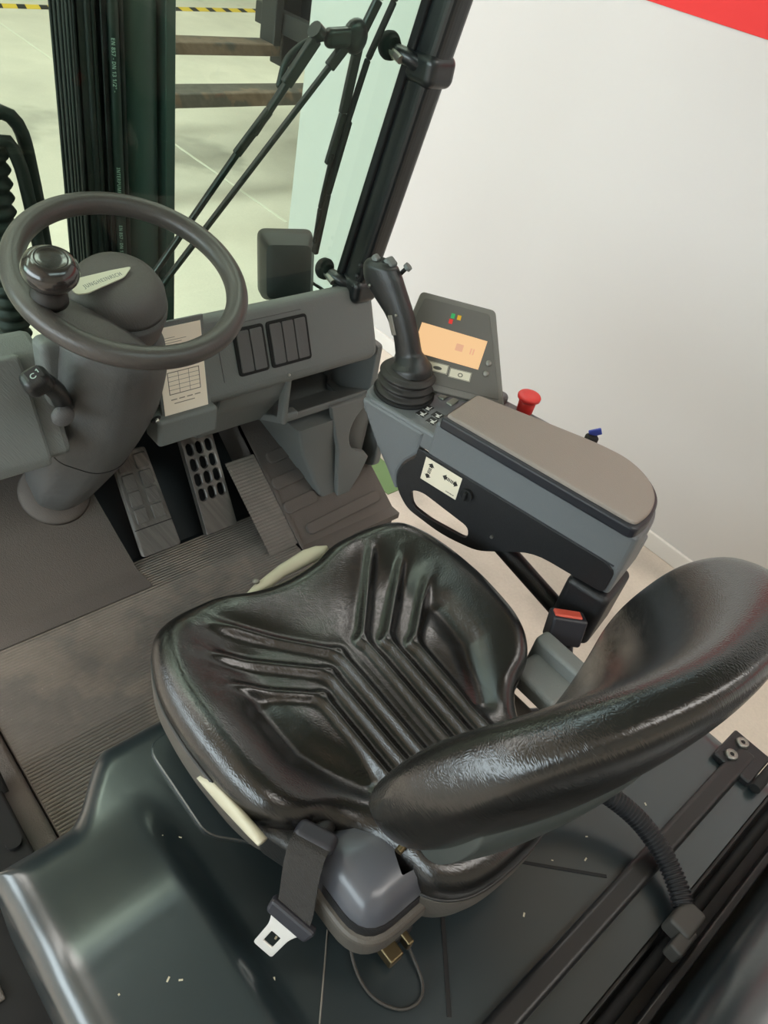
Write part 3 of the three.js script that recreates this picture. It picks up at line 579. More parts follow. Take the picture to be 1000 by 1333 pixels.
// ================================================================ pedals
{
  // brake: rubber pad with raised blocks
  const a = V(0.61, 0.672, -1.118), u = V(0.0, 0.16, -0.135).normalize(), x = V(1, 0.0, 0.02).normalize(), n = x.clone().cross(u);
  const t = thing('brake_pedal', 'wide worn rubber brake pedal with square raised blocks', 'pedal', a.toArray());
  const at = (g, s, v, h) => frame(g, V(0, 0, 0).addScaledVector(x, s).addScaledVector(u, v).addScaledVector(n, h), x, u, n);
  mesh('pad', at(ext(rounded([[-0.046, 0], [0.046, 0], [0.04, 0.235], [-0.04, 0.235]], 0.008), 0.018, 0.003), 0, 0, 0), M.pedal, t);
  for (let r = 0; r < 4; r++) for (const s of [-0.02, 0.02]) mesh('raised_block', at(ext(rounded([[-0.014, -0.017], [0.014, -0.017], [0.014, 0.017], [-0.014, 0.017]], 0.004), 0.008, 0.002), s, 0.09 + r * 0.039, 0.0145), M.pedal, t);
  mesh('step_line', at(new THREE.BoxGeometry(0.09, 0.002, 0.002), 0, 0.062, 0.018), M.seam, t);
  mesh('lever', merge([at(new RoundedBoxGeometry(0.03, 0.18, 0.02, 2, 0.005), 0, 0.12, -0.012), rod([0, 0.13, -0.14], [0, 0.2, -0.26], 0.012)]), M.seam, t);
  // accelerator: metal plate with oblong holes
  const b = V(0.765, 0.668, -1.112), u2 = V(0.01, 0.165, -0.135).normalize(), n2 = x.clone().cross(u2);
  const p = thing('accelerator_pedal', 'bare metal accelerator pedal with rows of oblong holes', 'pedal', b.toArray());
  const holes = []; for (let r = 0; r < 4; r++) for (let c = -1; c <= 1; c++) { const cx = c * 0.0245, cy = 0.094 + r * 0.036, h = []; for (let k = 0; k < 16; k++) { const an = -k / 16 * Math.PI * 2; h.push([cx + 0.0085 * Math.cos(an), cy + 0.006 * Math.sign(Math.sin(an)) + 0.0085 * Math.sin(an)]); } holes.push(h); }
  const at2 = (g, s, v, h) => frame(g, V(0, 0, 0).addScaledVector(x, s).addScaledVector(u2, v).addScaledVector(n2, h), x, u2, n2);
  mesh('plate', at2(ext(rounded([[-0.041, 0], [0.041, 0], [0.041, 0.232], [-0.041, 0.232]], [0.004, 0.004, 0.012, 0.012]), 0.01, 0.002, holes, 1), 0, 0, 0), M.pedalMetal, p);
  mesh('side_flange', merge([at2(new RoundedBoxGeometry(0.004, 0.228, 0.02, 2, 0.0015), -0.039, 0.115, 0.0), at2(new RoundedBoxGeometry(0.004, 0.228, 0.02, 2, 0.0015), 0.039, 0.115, 0.0)]), M.pedalMetal, p);
  mesh('backing', at2(new RoundedBoxGeometry(0.06, 0.2, 0.006, 2, 0.002), 0, 0.11, -0.03), M.seam, p);
}
// ================================================================ battery hood
const HY = 0.9, HX0 = 0.045, HX1 = 1.1, HZ1 = 0.07;
const hoodFront = (x) => -0.535 - 0.085 * sst(0.145, 0.245, x);
const shelf = (x, z) => 0.035 * sst(0.268, 0.222, x) * sst(-0.53, -0.34, z);
{
  const t = thing('battery_hood', 'glossy black moulded battery hood under the seat', 'hood', [0.57, 0.62, -0.27]);
  const o = V(0.57, 0.62, -0.27), q = (x, y, z) => V(x - o.x, y - o.y, z - o.z);
  const r = 0.045;
  // perimeter distance mapping: flat top that rolls over left and front edges
  const nx = 200, nz = 170;
  const right = (z) => 0.845 + 0.265 * sst(-0.30, -0.17, z);
  const g = grid(nx, nz, (a, b) => {
    let x, y = HY, z, dyx = 0, dyz = 0; const sk = 0.2, rl = r * 1.571, flat = HX1 - HX0 - 2 * r;
    const A = a * (2 * sk + 2 * rl + flat), A2 = 2 * sk + 2 * rl + flat - A;
    const half = (D) => D < sk ? [0, r + (sk - D)] : D < sk + rl ? [r * (1 - Math.cos((D - sk) / r)), r * (1 - Math.sin((D - sk) / r))] : [r + (D - sk - rl), 0];
    const [ex, ey] = half(Math.min(A, A2)); x = A <= A2 ? HX0 + ex : HX1 - ex; dyx = ey;
    const f = hoodFront(x), B = b * (sk + rl + (HZ1 - f - r)), [fz, fy] = half(B); z = Math.min(HZ1, f + fz); dyz = fy;
    if (x > 0.55) x = 0.55 + (x - 0.55) * (right(z) - 0.55) / (HX1 - 0.55);
    y = HY + shelf(x, z) - Math.max(dyx, dyz);
    return q(x, Math.max(y, 0.655), z);
  });
  mesh('cover', g, M.hood, t);
  const prof = rounded([[0.285, 0.575], [0.80, 0.575], [0.80, 0.345], [0.345, 0.345], [0.285, 0.405]], [0.03, 0.03, 0.02, 0.02, 0.02], 5);
  const pg = ext(prof, 0.008, 0.003); frame(pg, q(0, HY - 0.001, 0), V(1, 0, 0), V(0, 0, -1), V(0, 1, 0)); mesh('raised_panel', pg, M.hood, t);
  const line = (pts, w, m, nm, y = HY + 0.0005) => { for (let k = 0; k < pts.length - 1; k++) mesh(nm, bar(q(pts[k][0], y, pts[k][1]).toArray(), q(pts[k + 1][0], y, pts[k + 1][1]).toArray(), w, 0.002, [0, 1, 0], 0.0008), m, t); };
  line([[0.347, -0.211], [0.275, -0.134], [0.2, -0.054]], 0.0022, M.dullMetal, 'edge_strip');
  line([[0.52, -0.175], [0.405, -0.04]], 0.006, M.seam, 'gap_shade_strip');  // raised dark strips stand in for the shade of gaps in the hood
  line([[0.60, -0.14], [0.717, -0.02]], 0.005, M.seam, 'gap_shade_strip');
  mesh('rear_step', merge([box(q(0.2, 0, 0).x, q(1.1, 0, 0).x, HY - 0.004 - o.y, HY + 0.016 - o.y, q(0, 0, -0.01).z, q(0, 0, 0.024).z, 0.009, 4)]), M.hoodDark, t);
  for (let k = 0; k < 46; k++) { const x = 0.08 + 0.85 * rnd(), z = -0.45 + 0.48 * rnd(); const s = 0.0012 + 0.0016 * rnd(); mesh('debris_fleck', new THREE.BoxGeometry(s * (1 + rnd() * 2), 0.0006, s).rotateY(rnd() * 3).translate(x - o.x, HY + shelf(x, z) + 0.0004 - o.y + (x > 0.285 && x < 0.8 && z < -0.345 ? 0.0075 : 0), z - o.z), M.cream, t); }
}
// rear gutter and counterweight
{
  const t = thing('rear_gutter', 'dark steel gutter rail along the rear edge of the hood', 'rail', [0.65, 0.62, 0.1]);
  mesh('channel', merge([box(-0.55, 0.5, 0.02, 0.235, -0.025, 0.035, 0.004), box(-0.55, 0.5, 0.24, 0.272, -0.03, -0.022, 0.003), box(-0.55, 0.5, 0.24, 0.276, 0.018, 0.03, 0.003)]), M.hoodDark, t);
  mesh('rubber_strip', tube([[-0.55, 0.262, -0.008], [0.5, 0.262, -0.008]], 0.009, 4, 10), M.seam, t);
  const c = thing('counterweight', 'dark green grey rounded counterweight behind the hood', 'counterweight', [0.65, 0, 0.5]);
  mesh('casting', box(-0.65, 0.62, 0.3, 1.06, -0.36, 0.4, 0.1, 8), M.hood, c);
  for (const x of [-0.45, 0.42]) mesh('steer_wheel', new THREE.CylinderGeometry(0.25, 0.25, 0.18, 28).rotateZ(Math.PI / 2).translate(x, 0.25, 0.0), M.hose, c);
}
{
  const t = thing('hood_hinge', 'black hinge plate with two screws at the rear of the hood', 'hinge', [1.06, 0.9, 0.0]);
  mesh('plate', box(-0.02, 0.06, -0.001, 0.014, -0.03, 0.04, 0.004, 3), M.blackPlastic, t);
  for (const x of [0.0, 0.04]) { const s = mesh('screw', lathe([[0, 0.019], [0.004, 0.019], [0.005, 0.021], [0.010, 0.0205], [0.012, 0.014], [0, 0.013]].reverse(), 20).translate(x, 0, -0.008), M.dullMetal, t); mesh('socket', new THREE.CylinderGeometry(0.004, 0.004, 0.001, 6).translate(x, 0.0195, -0.008), M.seam, s); }
  mesh('knuckle', rod([-0.02, 0.012, 0.05], [0.06, 0.012, 0.05], 0.009), M.seam, t);
}
{
  const t = thing('cable_conduit', 'black corrugated conduit running from under the seat into a clamp', 'conduit', [0.77, 0.9, -0.02]);
  const o = V(0.77, 0.9, -0.02);
  const c = new THREE.CatmullRomCurve3([[0.70, 1.0, -0.16], [0.742, 0.985, -0.13], [0.772, 0.97, -0.09], [0.79, 0.955, -0.04], [0.79, 0.94, 0.01], [0.776, 0.93, 0.05], [0.76, 0.925, 0.075]].map((p) => V(...p).sub(o)));
  const N = 300, fr = c.computeFrenetFrames(N), rings = [];
  for (let k = 0; k <= N; k++) { const p = c.getPointAt(k / N), rr = 0.0135 + (k % 6 < 3 ? 0.0022 : 0), out = []; for (let j = 0; j < 16; j++) { const a = j / 16 * Math.PI * 2; out.push(p.clone().addScaledVector(fr.normals[k], Math.cos(a) * rr).addScaledVector(fr.binormals[k], Math.sin(a) * rr)); } rings.push(out); }
  mesh('corrugated_tube', loft(rings), M.blackPlastic, t);
  mesh('clamp', merge([box(-0.05, 0.0, 0.0, 0.035, 0.09, 0.125, 0.006, 3), box(-0.075, -0.03, -0.001, 0.03, 0.11, 0.13, 0.004)]), M.dullDark2 || (M.dullDark2 = std(0x35332f, 0.6)), t);
}
single('thin_cable', tube([[0.68, 0.905, -0.17], [0.71, 0.905, -0.13], [0.74, 0.905, -0.11], [0.756, 0.91, -0.125], [0.752, 0.93, -0.15]], 0.003, 30, 8), M.seam, 'thin black cable looped on the hood behind the seat', 'cable');
single('loose_wire', tube([[0.36, 0.915, -0.19], [0.345, 0.904, -0.15], [0.343, 0.904, -0.115], [0.36, 0.904, -0.085], [0.385, 0.904, -0.076], [0.404, 0.904, -0.09], [0.415, 0.91, -0.13]], 0.0022, 40, 8), M.dullDark2, 'thin brown wire loop lying on the hood below the seat corner', 'wire');

// ================================================================ seat
const SX = 0.54;
{
  const t = thing('operator_seat', 'black vinyl operator seat with chevron ridges and wrap-around backrest', 'seat', [SX, 0.9, -0.3]);
  const o = V(SX, 0.9, -0.3), q = (x, y, z) => V(x - o.x, y - o.y, z - o.z);
  const half = [[0, -0.612], [0.06, -0.616], [0.115, -0.629], [0.175, -0.625], [0.222, -0.602], [0.246, -0.56], [0.259, -0.515], [0.264, -0.45], [0.262, -0.40], [0.256, -0.35], [0.243, -0.315], [0.218, -0.288], [0.175, -0.268], [0.138, -0.215], [0.118, -0.14], [0.08, -0.11], [0, -0.1]];
  const full = [...half, ...half.slice(1, -1).reverse().map(([a, b]) => [-a, b])];
  const oc = new THREE.CatmullRomCurve3(full.map(([a, b]) => V(a, 0, b)), true);
  const NA = 400, CZ = -0.37, edge = oc.getSpacedPoints(NA).slice(0, NA);
  const ridges = [[[0.157, -0.587], [0.0225, -0.449], [0.0205, -0.17]], [[0.188, -0.545], [0.054, -0.430], [0.0495, -0.17]], [[0.192, -0.488], [0.085, -0.404], [0.080, -0.17]]];
  const dseg = (x, z, a, b) => { const dx = b[0] - a[0], dz = b[1] - a[1], k = clamp(((x - a[0]) * dx + (z - a[1]) * dz) / (dx * dx + dz * dz)); return Math.hypot(x - a[0] - dx * k, z - a[1] - dz * k); };
  const smin = (a, b, k) => { const h = clamp(0.5 + 0.5 * (b - a) / k); return b * (1 - h) + a * h - k * h * (1 - h); };
  const height = (s, z) => {
    const x = Math.abs(s); let y = 1.098;
    y += 0.034 * sst(0.13, 0.24, x) * (0.55 + 0.45 * sst(-0.62, -0.5, z) - 0.35 * sst(-0.36, -0.24, z));
    y += 0.016 * sst(-0.5, -0.6, z) * (1 - 0.6 * sst(0.13, 0.0, x));
    y -= 0.014 * sst(-0.45, -0.22, z);
    for (const r of ridges) { const d = smin(dseg(x, z, r[0], r[1]), dseg(x, z, r[1], r[2]), 0.012); const fade = sst(0.0, 0.045, Math.hypot(x - r[0][0], z - r[0][1])); y += fade * (0.0105 * Math.exp(-((d / 0.0082) ** 2)) - 0.004 * Math.exp(-((d / 0.02) ** 2))); }
    const hd = Math.min(dseg(x, z, [0.165, -0.43], [0.158, -0.36]), dseg(x, z, [0.158, -0.36], [0.11, -0.28])); y -= 0.012 * Math.exp(-((hd / 0.02) ** 2));
    return y;
  };
  const NR = 130, rings = [], re = 0.036;
  for (let k = 1; k <= NR; k++) {
    const rho = k <= NR - 30 ? 0.86 * k / (NR - 30) : 0.86 + 0.14 * Math.sin((k - NR + 30) / 30 * Math.PI / 2);
    rings.push(edge.map((e) => { const x = e.x * rho, z = CZ + (e.z - CZ) * rho, R = Math.hypot(e.x, e.z - CZ), ed = (1 - rho) * R; let y = height(x, z); if (ed < re) y -= re - Math.sqrt(Math.max(0, re * re - (re - ed) ** 2)); return q(SX + x, y, z); }));
  }
  for (const [sc, dy] of [[1.0, 0.008], [0.995, 0.016], [0.985, 0.024], [0.97, 0.03]]) rings.push(edge.map((e) => q(SX + e.x * sc, height(e.x, e.z) - re - dy, CZ + (e.z - CZ) * sc)));
  rings.reverse(); rings.shift;
  const cg = loft(rings, true); const cushion = mesh('cushion', cg, M.vinyl, t);
  // seat pan below the cushion
  const low = edge.map((e) => height(e.x, e.z) - re - 0.022);
  const panRings = [[1.0, 0.006], [1.006, 0], [1.004, -0.03], [0.975, -0.062], [0.90, -0.072], [0.6, -0.074]].map(([sc, dy]) => edge.map((e, i) => q(SX + e.x * sc, low[i] + dy, CZ + (e.z - CZ) * sc)));
  mesh('seat_pan', loft(panRings, true), M.pan, t);
  mesh('piping', tube(edge.filter((_, i) => i % 4 === 0).map((e) => q(SX + e.x * 0.998, height(e.x, e.z) - re - 0.016, CZ + (e.z - CZ) * 0.998)), 0.0025, 300, 6, true), M.vinylPlain, cushion);
  // suspension under the pan
  const bel = []; for (let k = 0; k <= 10; k++) { const w = 0.17 + (k % 2 ? 0.012 : 0), y = 0.909 + 0.0065 * k; bel.push(rounded([[-w, -0.55], [w, -0.55], [w, -0.19], [-w, -0.19]], 0.03, 4).map((p) => q(SX + p.x, y, p.y))); }
  mesh('suspension_bellows', loft(bel.reverse(), true, 0.4), M.bellows, t);
  // cream insert on the left flank and front release lever
  const lens = loft([0, 0.15, 0.35, 0.6, 0.85, 1].map((k, i) => { const h = [0.001, 0.012, 0.017, 0.016, 0.012, 0.006][i]; return Array.from({ length: 14 }, (_, j) => { const a = j / 14 * Math.PI * 2; return q(0.2775 + 0.008 * k + Math.cos(a) * 0.007, 1.066 + 0.016 * k + Math.sin(a) * h * 0.85, -0.412 + 0.118 * k); }); }));
  mesh('side_insert', lens, M.cream, t);
  const lev = loft([0, 0.2, 0.5, 0.8, 0.93, 1].map((k, i) => { const h = [0.005, 0.010, 0.011, 0.015, 0.013, 0.005][i]; return Array.from({ length: 14 }, (_, j) => { const a = j / 14 * Math.PI * 2; return q(0.475 + 0.18 * k, 1.052 + 0.012 * k + Math.sin(a) * 0.008, -0.626 - 0.024 * Math.sin(k * 2.2) + Math.cos(a) * h); }); }));
  mesh('release_lever', lev, M.cream, t);
  mesh('lever_screw', lathe([[0, 0.003], [0.004, 0.003], [0.006, 0], [0, 0]].reverse(), 16).translate(...q(0.515, 1.064, -0.646).toArray()), M.dullMetal, t);
  // backrest pad
  const half_a = 0.5667;
  const padRing = (s, grow = 0, lo = null, hi = null, off = 0) => {
    const al = s * half_a, cx = SX + 0.2341 * Math.sin(al) / Math.sin(half_a), cz = -0.0646 - 0.0776 * (1 - Math.cos(al)) / (1 - Math.cos(half_a));
    const nx = -Math.sin(al) * 0.62, nz = 1, nl = Math.hypot(nx, nz), NX = nx / nl * -1, NZ = nz / nl;
    let top = 1.54 - 0.13 * Math.pow(Math.abs(s), 2.7), bot = 1.142 + 0.133 * s * s;
    if (lo !== null) { bot = Math.max(bot, lo); top = hi(s); }
    let H = (top - bot) / 2 + grow, Tk = 0.0435 - 0.006 * s * s + grow, mid = (top + bot) / 2;
    const e = Math.abs(s) > 0.78 ? Math.sqrt(Math.max(0.0009, 1 - ((Math.abs(s) - 0.78) / 0.22) ** 2)) : 1; H *= 0.35 + 0.65 * e; H = Math.max(0.004, H * (e < 0.2 ? e / 0.2 : 1)); Tk *= e;
    const out = [];
    for (let j = 0; j < 72; j++) {
      const a = j / 72 * Math.PI * 2, cs = Math.cos(a), sn = Math.sin(a), h = Math.sign(sn) * Math.pow(Math.abs(sn), 0.8) * H;
      let w = Math.sign(cs) * Math.pow(Math.abs(cs), 0.72) * Tk;
      const y = mid + h; w += off;
      const z = cz + (y - 1.46) * 0.2918;
      out.push(q(cx + NX * w, y, z + NZ * w));
    }
    return out;
  };
  const br = []; for (let k = 0; k <= 120; k++) { const s = -1 + 2 * k / 120; br.push(padRing(Math.sin(s * Math.PI / 2) * 0.35 + s * 0.65)); }
  const back = mesh('backrest', loft(br.reverse(), true), M.vinyl, t);
  const sh = []; for (let k = 0; k <= 60; k++) { const s = -0.72 + 1.44 * k / 60; sh.push(padRing(s, -0.012, 1.17, (v) => 1.40 - 0.1 * v * v, 0.022)); }
  const shell = mesh('back_shell', loft(sh.reverse(), true), M.shell, t);
  mesh('hole_shade', new THREE.SphereGeometry(0.008, 14, 10).scale(1, 1.4, 0.5).translate(...q(0.612, 1.385, -0.044).toArray()), M.seam, shell);  // black ellipsoid on the surface stands in for a dark hole
  // frame carrying the backrest
  mesh('back_frame', tube([q(0.45, 1.03, -0.18), q(0.462, 1.085, -0.165), q(0.49, 1.14, -0.135), q(0.54, 1.175, -0.105), q(0.60, 1.175, -0.105), q(0.65, 1.12, -0.14), q(0.66, 1.03, -0.18)], 0.022, 50, 14), M.vinylPlain, t);
  const fr = ext(rounded([[0.322, 0.56], [0.758, 0.56], [0.758, 0.136], [0.322, 0.136]], [0.05, 0.05, 0.05, 0.055], 8), 0.04, 0.008, [], 3); frame(fr, q(0, 0.972, 0), V(1, 0, 0), V(0, 0, -1), V(0, 1, 0)); mesh('seat_frame', fr, M.pan, t);
  for (const [x, y, z, a, b] of [[0.475, 1.148, -0.133, 0.012, 0.006], [0.482, 1.152, -0.128, 0.006, 0.012], [0.468, 1.136, -0.138, 0.004, 0.003], [0.452, 1.11, -0.15, 0.004, 0.002]]) mesh('paint_chip', new THREE.IcosahedronGeometry(1, 1).scale(a * 0.6, 0.0015, b * 0.6).rotateX(0.5).translate(...q(x, y + 0.004, z + 0.017).toArray()), M.cream, t);
  // corner housing with a broken-out opening, at the left rear
  const hring = (y, x0, x1, z0, z1, r = 0.03) => rounded([[x0, z0], [x1, z0], [x1, z1], [x0, z1]], r, 6).map((p) => q(p.x, y, p.y));
  const outer = loft([hring(1.005, 0.33, 0.472, -0.275, -0.146, 0.045), hring(1.035, 0.332, 0.47, -0.273, -0.149, 0.043), hring(1.058, 0.342, 0.458, -0.262, -0.160, 0.036), hring(1.068, 0.356, 0.444, -0.248, -0.174, 0.03)].reverse(), true, 0.9);
  mesh('housing_inset', loft([hring(1.009, 0.3295, 0.46, -0.262, -0.1445, 0.045), hring(1.028, 0.3305, 0.458, -0.262, -0.1465, 0.045)].reverse(), true, 0.9), M.blackPlastic, t);
  const open = ext(rounded([[-0.026, -0.026], [0.03, -0.034], [0.05, 0.0], [0.04, 0.03], [0.006, 0.026], [0.004, 0.004], [-0.014, 0.002]], 0.004, 3), 0.07, 0); open.rotateX(-Math.PI / 2).translate(...q(0.424, 1.015, -0.197).toArray());
  uvm(outer); uvm(open); const ev = new Evaluator(); ev.useGroups = false;
  const cut = ev.evaluate(new Brush(outer), new Brush(open), SUBTRACTION); mesh('corner_housing', cut.geometry, M.coverGrey, t);
  mesh('recliner_bolt', merge([rod(q(0.408, 1.078, -0.192).toArray(), q(0.436, 1.081, -0.197).toArray(), 0.005, 10), new THREE.CylinderGeometry(0.009, 0.009, 0.008, 6).rotateZ(1.3).translate(...q(0.439, 1.082, -0.198).toArray())]), M.brass, t);
  mesh('rail_end', merge([box(q(0.375, 0, 0).x, q(0.397, 0, 0).x, 0.014, 0.034, q(0, 0, -0.15).z, q(0, 0, -0.124).z, 0.003), box(q(0.407, 0, 0).x, q(0.417, 0, 0).x, 0.014, 0.034, q(0, 0, -0.16).z, q(0, 0, -0.126).z, 0.003)]), M.brass, t);
  mesh('rail', merge([box(q(0.39, 0, 0).x, q(0.43, 0, 0).x, 0.009, 0.03, q(0, 0, -0.5).z, q(0, 0, -0.14).z, 0.004), box(q(0.65, 0, 0).x, q(0.69, 0, 0).x, 0.009, 0.03, q(0, 0, -0.5).z, q(0, 0, -0.14).z, 0.004)]), M.bellows, t);
  // right hand plate carrying the buckle and arm
  mesh('right_bracket', merge([box(q(0.80, 0, 0).x, q(0.832, 0, 0).x, 0.13, 0.19, q(0, 0, -0.31).z, q(0, 0, -0.22).z, 0.008), box(q(0.745, 0, 0).x, q(0.83, 0, 0).x, 0.13, 0.165, q(0, 0, -0.30).z, q(0, 0, -0.215).z, 0.01, 3)]), M.dash, t);
}
// seat belt on the left: retractor, webbing and hanging tongue
{
  const t = thing('seat_belt', 'black seat belt webbing hanging from its retractor with a steel tongue', 'seat belt', [0.31, 0.9, -0.25]);
  const o = V(0.31, 0.9, -0.25), q = (x, y, z) => V(x - o.x, y - o.y, z - o.z);
  mesh('retractor', merge([new RoundedBoxGeometry(0.062, 0.062, 0.075, 4, 0.012).rotateY(0.35).translate(...q(0.335, 1.045, -0.288).toArray())]), M.vinylPlain, t);
  const rg = new RoundedBoxGeometry(0.026, 0.018, 0.052, 3, 0.008).rotateY(0.44).translate(...q(0.338, 1.083, -0.262).toArray()); mesh('guide', rg, M.buckle, t);
  // webbing: ribbon swept along a curve
  const path = new THREE.CatmullRomCurve3([q(0.338, 1.083, -0.262), q(0.322, 1.089, -0.256), q(0.310, 1.075, -0.248), q(0.303, 1.045, -0.24), q(0.298, 1.015, -0.233), q(0.292, 0.995, -0.228)]);
  const wd = V(0.42, 0.0, 0.9).normalize(), rr = [];
  for (let k = 0; k <= 24; k++) { const p = path.getPoint(k / 24), tg = path.getTangent(k / 24), n = tg.clone().cross(wd).normalize(); rr.push([[-0.023, -0.0012], [0.023, -0.0012], [0.023, 0.0012], [-0.023, 0.0012]].map(([a, b]) => p.clone().addScaledVector(wd, a).addScaledVector(n, b))); }
  mesh('webbing', loft(rr, true, 0.6), M.web, t);
  const tip = q(0.262, 0.93, -0.236), top = q(0.2925, 0.998, -0.228), u = tip.clone().sub(top).normalize(), w2 = wd.clone().addScaledVector(u, -wd.dot(u)).normalize(), nn = w2.clone().cross(u);
  const hg = ext(rounded([[-0.033, -0.004], [0.033, -0.004], [0.03, 0.018], [-0.03, 0.018]], 0.006), 0.014, 0.004); frame(hg, top.clone().addScaledVector(nn, -0.007), w2, u, nn); const hold = mesh('tongue_holder', hg, M.buckle, t);
  const hole = rounded([[-0.007, 0.042], [0.007, 0.042], [0.007, 0.064], [-0.007, 0.064]], 0.002, 3).reverse();
  const tg = ext(rounded([[-0.024, 0.014], [0.024, 0.014], [0.0155, 0.034], [0.0145, 0.078], [-0.0145, 0.078], [-0.0155, 0.034]], [0.002, 0.002, 0.01, 0.004, 0.004, 0.01], 4), 0.003, 0.0008, [hole], 1); frame(tg, top.clone().addScaledVector(nn, -0.0015), w2, u, nn); mesh('tongue', tg, M.tongue, hold);
}
{
  const t = thing('belt_buckle', 'black seat belt buckle with a red press button right of the cushion', 'buckle', [0.862, 1.055, -0.297]);
  const g = new RoundedBoxGeometry(0.056, 0.05, 0.034, 3, 0.005).rotateX(-0.3).rotateY(-0.75); mesh('body', g.translate(0, 0.03, 0), M.buckle, t);
  mesh('button', new RoundedBoxGeometry(0.044, 0.008, 0.02, 3, 0.003).rotateX(-0.3).rotateY(-0.75).translate(0.002, 0.054, -0.006), M.redDull, t);
  mesh('stalk', rod([0.005, 0.0, 0.01], [0.01, -0.06, 0.03], 0.013), M.buckle, t);
}

// ================================================================ armrest console: local frame x outward, z rearward
const AR = V(0.827, 1.30, -0.620), AY = 0.1968;
{
  const t = thing('armrest_console', 'grey armrest console with taupe pad, display and side sticker', 'armrest', AR.toArray()); t.rotation.y = AY;
  t.updateMatrixWorld(true);
  const hz = (pts, depth, y, bevel, hl = [], bs = 2) => { const g = ext(pts.map((p) => (p.isVector2 ? new THREE.Vector2(p.x, -p.y) : new THREE.Vector2(p[0], -p[1]))), depth, bevel, hl, bs); g.rotateX(-Math.PI / 2); g.translate(0, y, 0); return g; };
  const padO = [[0.0, 0.0], [0.0, 0.345], [0.045, 0.352], [0.10, 0.342], [0.135, 0.315], [0.156, 0.265], [0.152, 0.21], [0.138, 0.15], [0.122, 0.08], [0.104, 0.0]];
  const padR = [0.006, 0.012, 0.03, 0.03, 0.03, 0.03, 0.03, 0.03, 0.03, 0.006];
  const inset = (p, d) => p.map(([x, z]) => [x < 0.05 ? x + d : x - d * 0.8, z > 0.3 ? z - d : z < 0.01 ? z + d : z]);
  mesh('pad', hz(rounded(inset(padO, 0.006), padR, 5), 0.012, -0.010, 0.004, [], 4), M.pad, t);
  mesh('pad_edge', hz(rounded(padO, padR, 5), 0.022, -0.026, 0.005, [], 3), M.padEdge, t);
  const bodyO = [[0.012, -0.012], [0.012, 0.352], [0.06, 0.356], [0.11, 0.345], [0.14, 0.31], [0.148, 0.26], [0.13, 0.15], [0.115, 0.06], [0.104, -0.012]];
  mesh('body', hz(rounded(bodyO, [0.006, 0.012, 0.03, 0.03, 0.03, 0.03, 0.03, 0.03, 0.006], 4), 0.078, -0.102, 0.006), M.console, t);
  mesh('rear_drop', merge([box(0.013, 0.13, -0.148, -0.09, 0.325, 0.352, 0.006)]), M.console, t);
  // front nose holding the joystick: deck sits lower than the pad
  const deck = [[0.014, -0.165], [0.014, 0.0], [0.2, 0.03], [0.215, -0.02], [0.16, -0.16], [0.09, -0.175]];
  mesh('deck', hz(rounded(deck, [0.03, 0.005, 0.02, 0.03, 0.03, 0.03], 5), 0.036, -0.09, 0.005), M.console, t);
  // nose side below the deck, tapering down
  const nose = rounded([[-0.165, -0.06], [-0.028, -0.06], [-0.03, -0.105], [-0.052, -0.135], [-0.06, -0.165], [-0.05, -0.198], [-0.085, -0.165], [-0.125, -0.12]], [0.015, 0.004, 0.01, 0.01, 0.01, 0.006, 0.03, 0.03], 4).map((p) => new THREE.Vector2(p.x, p.y));
  mesh('nose', sweepX(nose, 0.012, 0.09, 0.005), M.console, t);
  // black side plate with a slot
  const slot = rounded([[-0.024, -0.178], [0.0, -0.168], [0.102, -0.180], [0.106, -0.205], [0.03, -0.212], [-0.012, -0.208]], 0.013, 4).map((p) => new THREE.Vector2(-p.x, p.y));
  const sp = rounded([[-0.03, -0.09], [0.33, -0.09], [0.345, -0.10], [0.345, -0.145], [0.22, -0.15], [0.13, -0.215], [0.06, -0.228], [-0.02, -0.22], [-0.048, -0.195], [-0.058, -0.165], [-0.05, -0.138], [-0.03, -0.112]], [0.004, 0.01, 0.01, 0.01, 0.03, 0.02, 0.03, 0.015, 0.015, 0.012, 0.01, 0.01], 4).map((p) => new THREE.Vector2(-p.x, p.y));
  const spg = ext(sp, 0.008, 0.001, [slot.reverse()]); spg.rotateY(Math.PI / 2); spg.translate(0.009, 0, 0); const plate = mesh('side_plate', spg, M.blackPlastic, t);
  const st = printed(320, 200, (c, w, h) => {
    c.fillStyle = '#ddd2bd'; c.fillRect(0, 0, w, h); c.fillStyle = '#1a1714';
    const arr = (x, y, ang, L) => { c.save(); c.translate(x, y); c.rotate(ang); for (const s of [-1, 1]) { c.save(); c.scale(s, 1); c.beginPath(); c.moveTo(L, 0); c.lineTo(L - 28, -28); c.lineTo(L - 28, -14); c.lineTo(L - 40, -14); c.lineTo(L - 40, 14); c.lineTo(L - 28, 14); c.lineTo(L - 28, 28); c.closePath(); c.fill(); c.fillRect(3, -14, 7, 28); c.fillRect(15, -14, 8, 28); c.restore(); } c.restore(); };
    arr(56, 96, Math.PI / 2 + 0.1, 72); arr(236, 74, 0.05, 68); for (let k = 0; k < 9; k++) c.fillRect(226 + 8 * k, 172, 4 + (k % 3), 9);
  }, 0.5);
  const sg = new THREE.PlaneGeometry(0.074, 0.047).rotateY(-Math.PI / 2).rotateX(0.0).translate(0.0085, -0.119, 0.0265); mesh('sticker', sg, st, plate, true);
  mesh('side_knob', merge([new THREE.CylinderGeometry(0.011, 0.011, 0.006, 24).rotateZ(Math.PI / 2).translate(0.006, -0.118, 0.081), box(-0.004, 0.006, -0.126, -0.11, 0.078, 0.084, 0.002)]), M.seam, plate);
  mesh('plate_screw', new THREE.CylinderGeometry(0.003, 0.003, 0.003, 12).rotateZ(Math.PI / 2).translate(0.0075, -0.168, 0.146), M.dullMetal, plate);
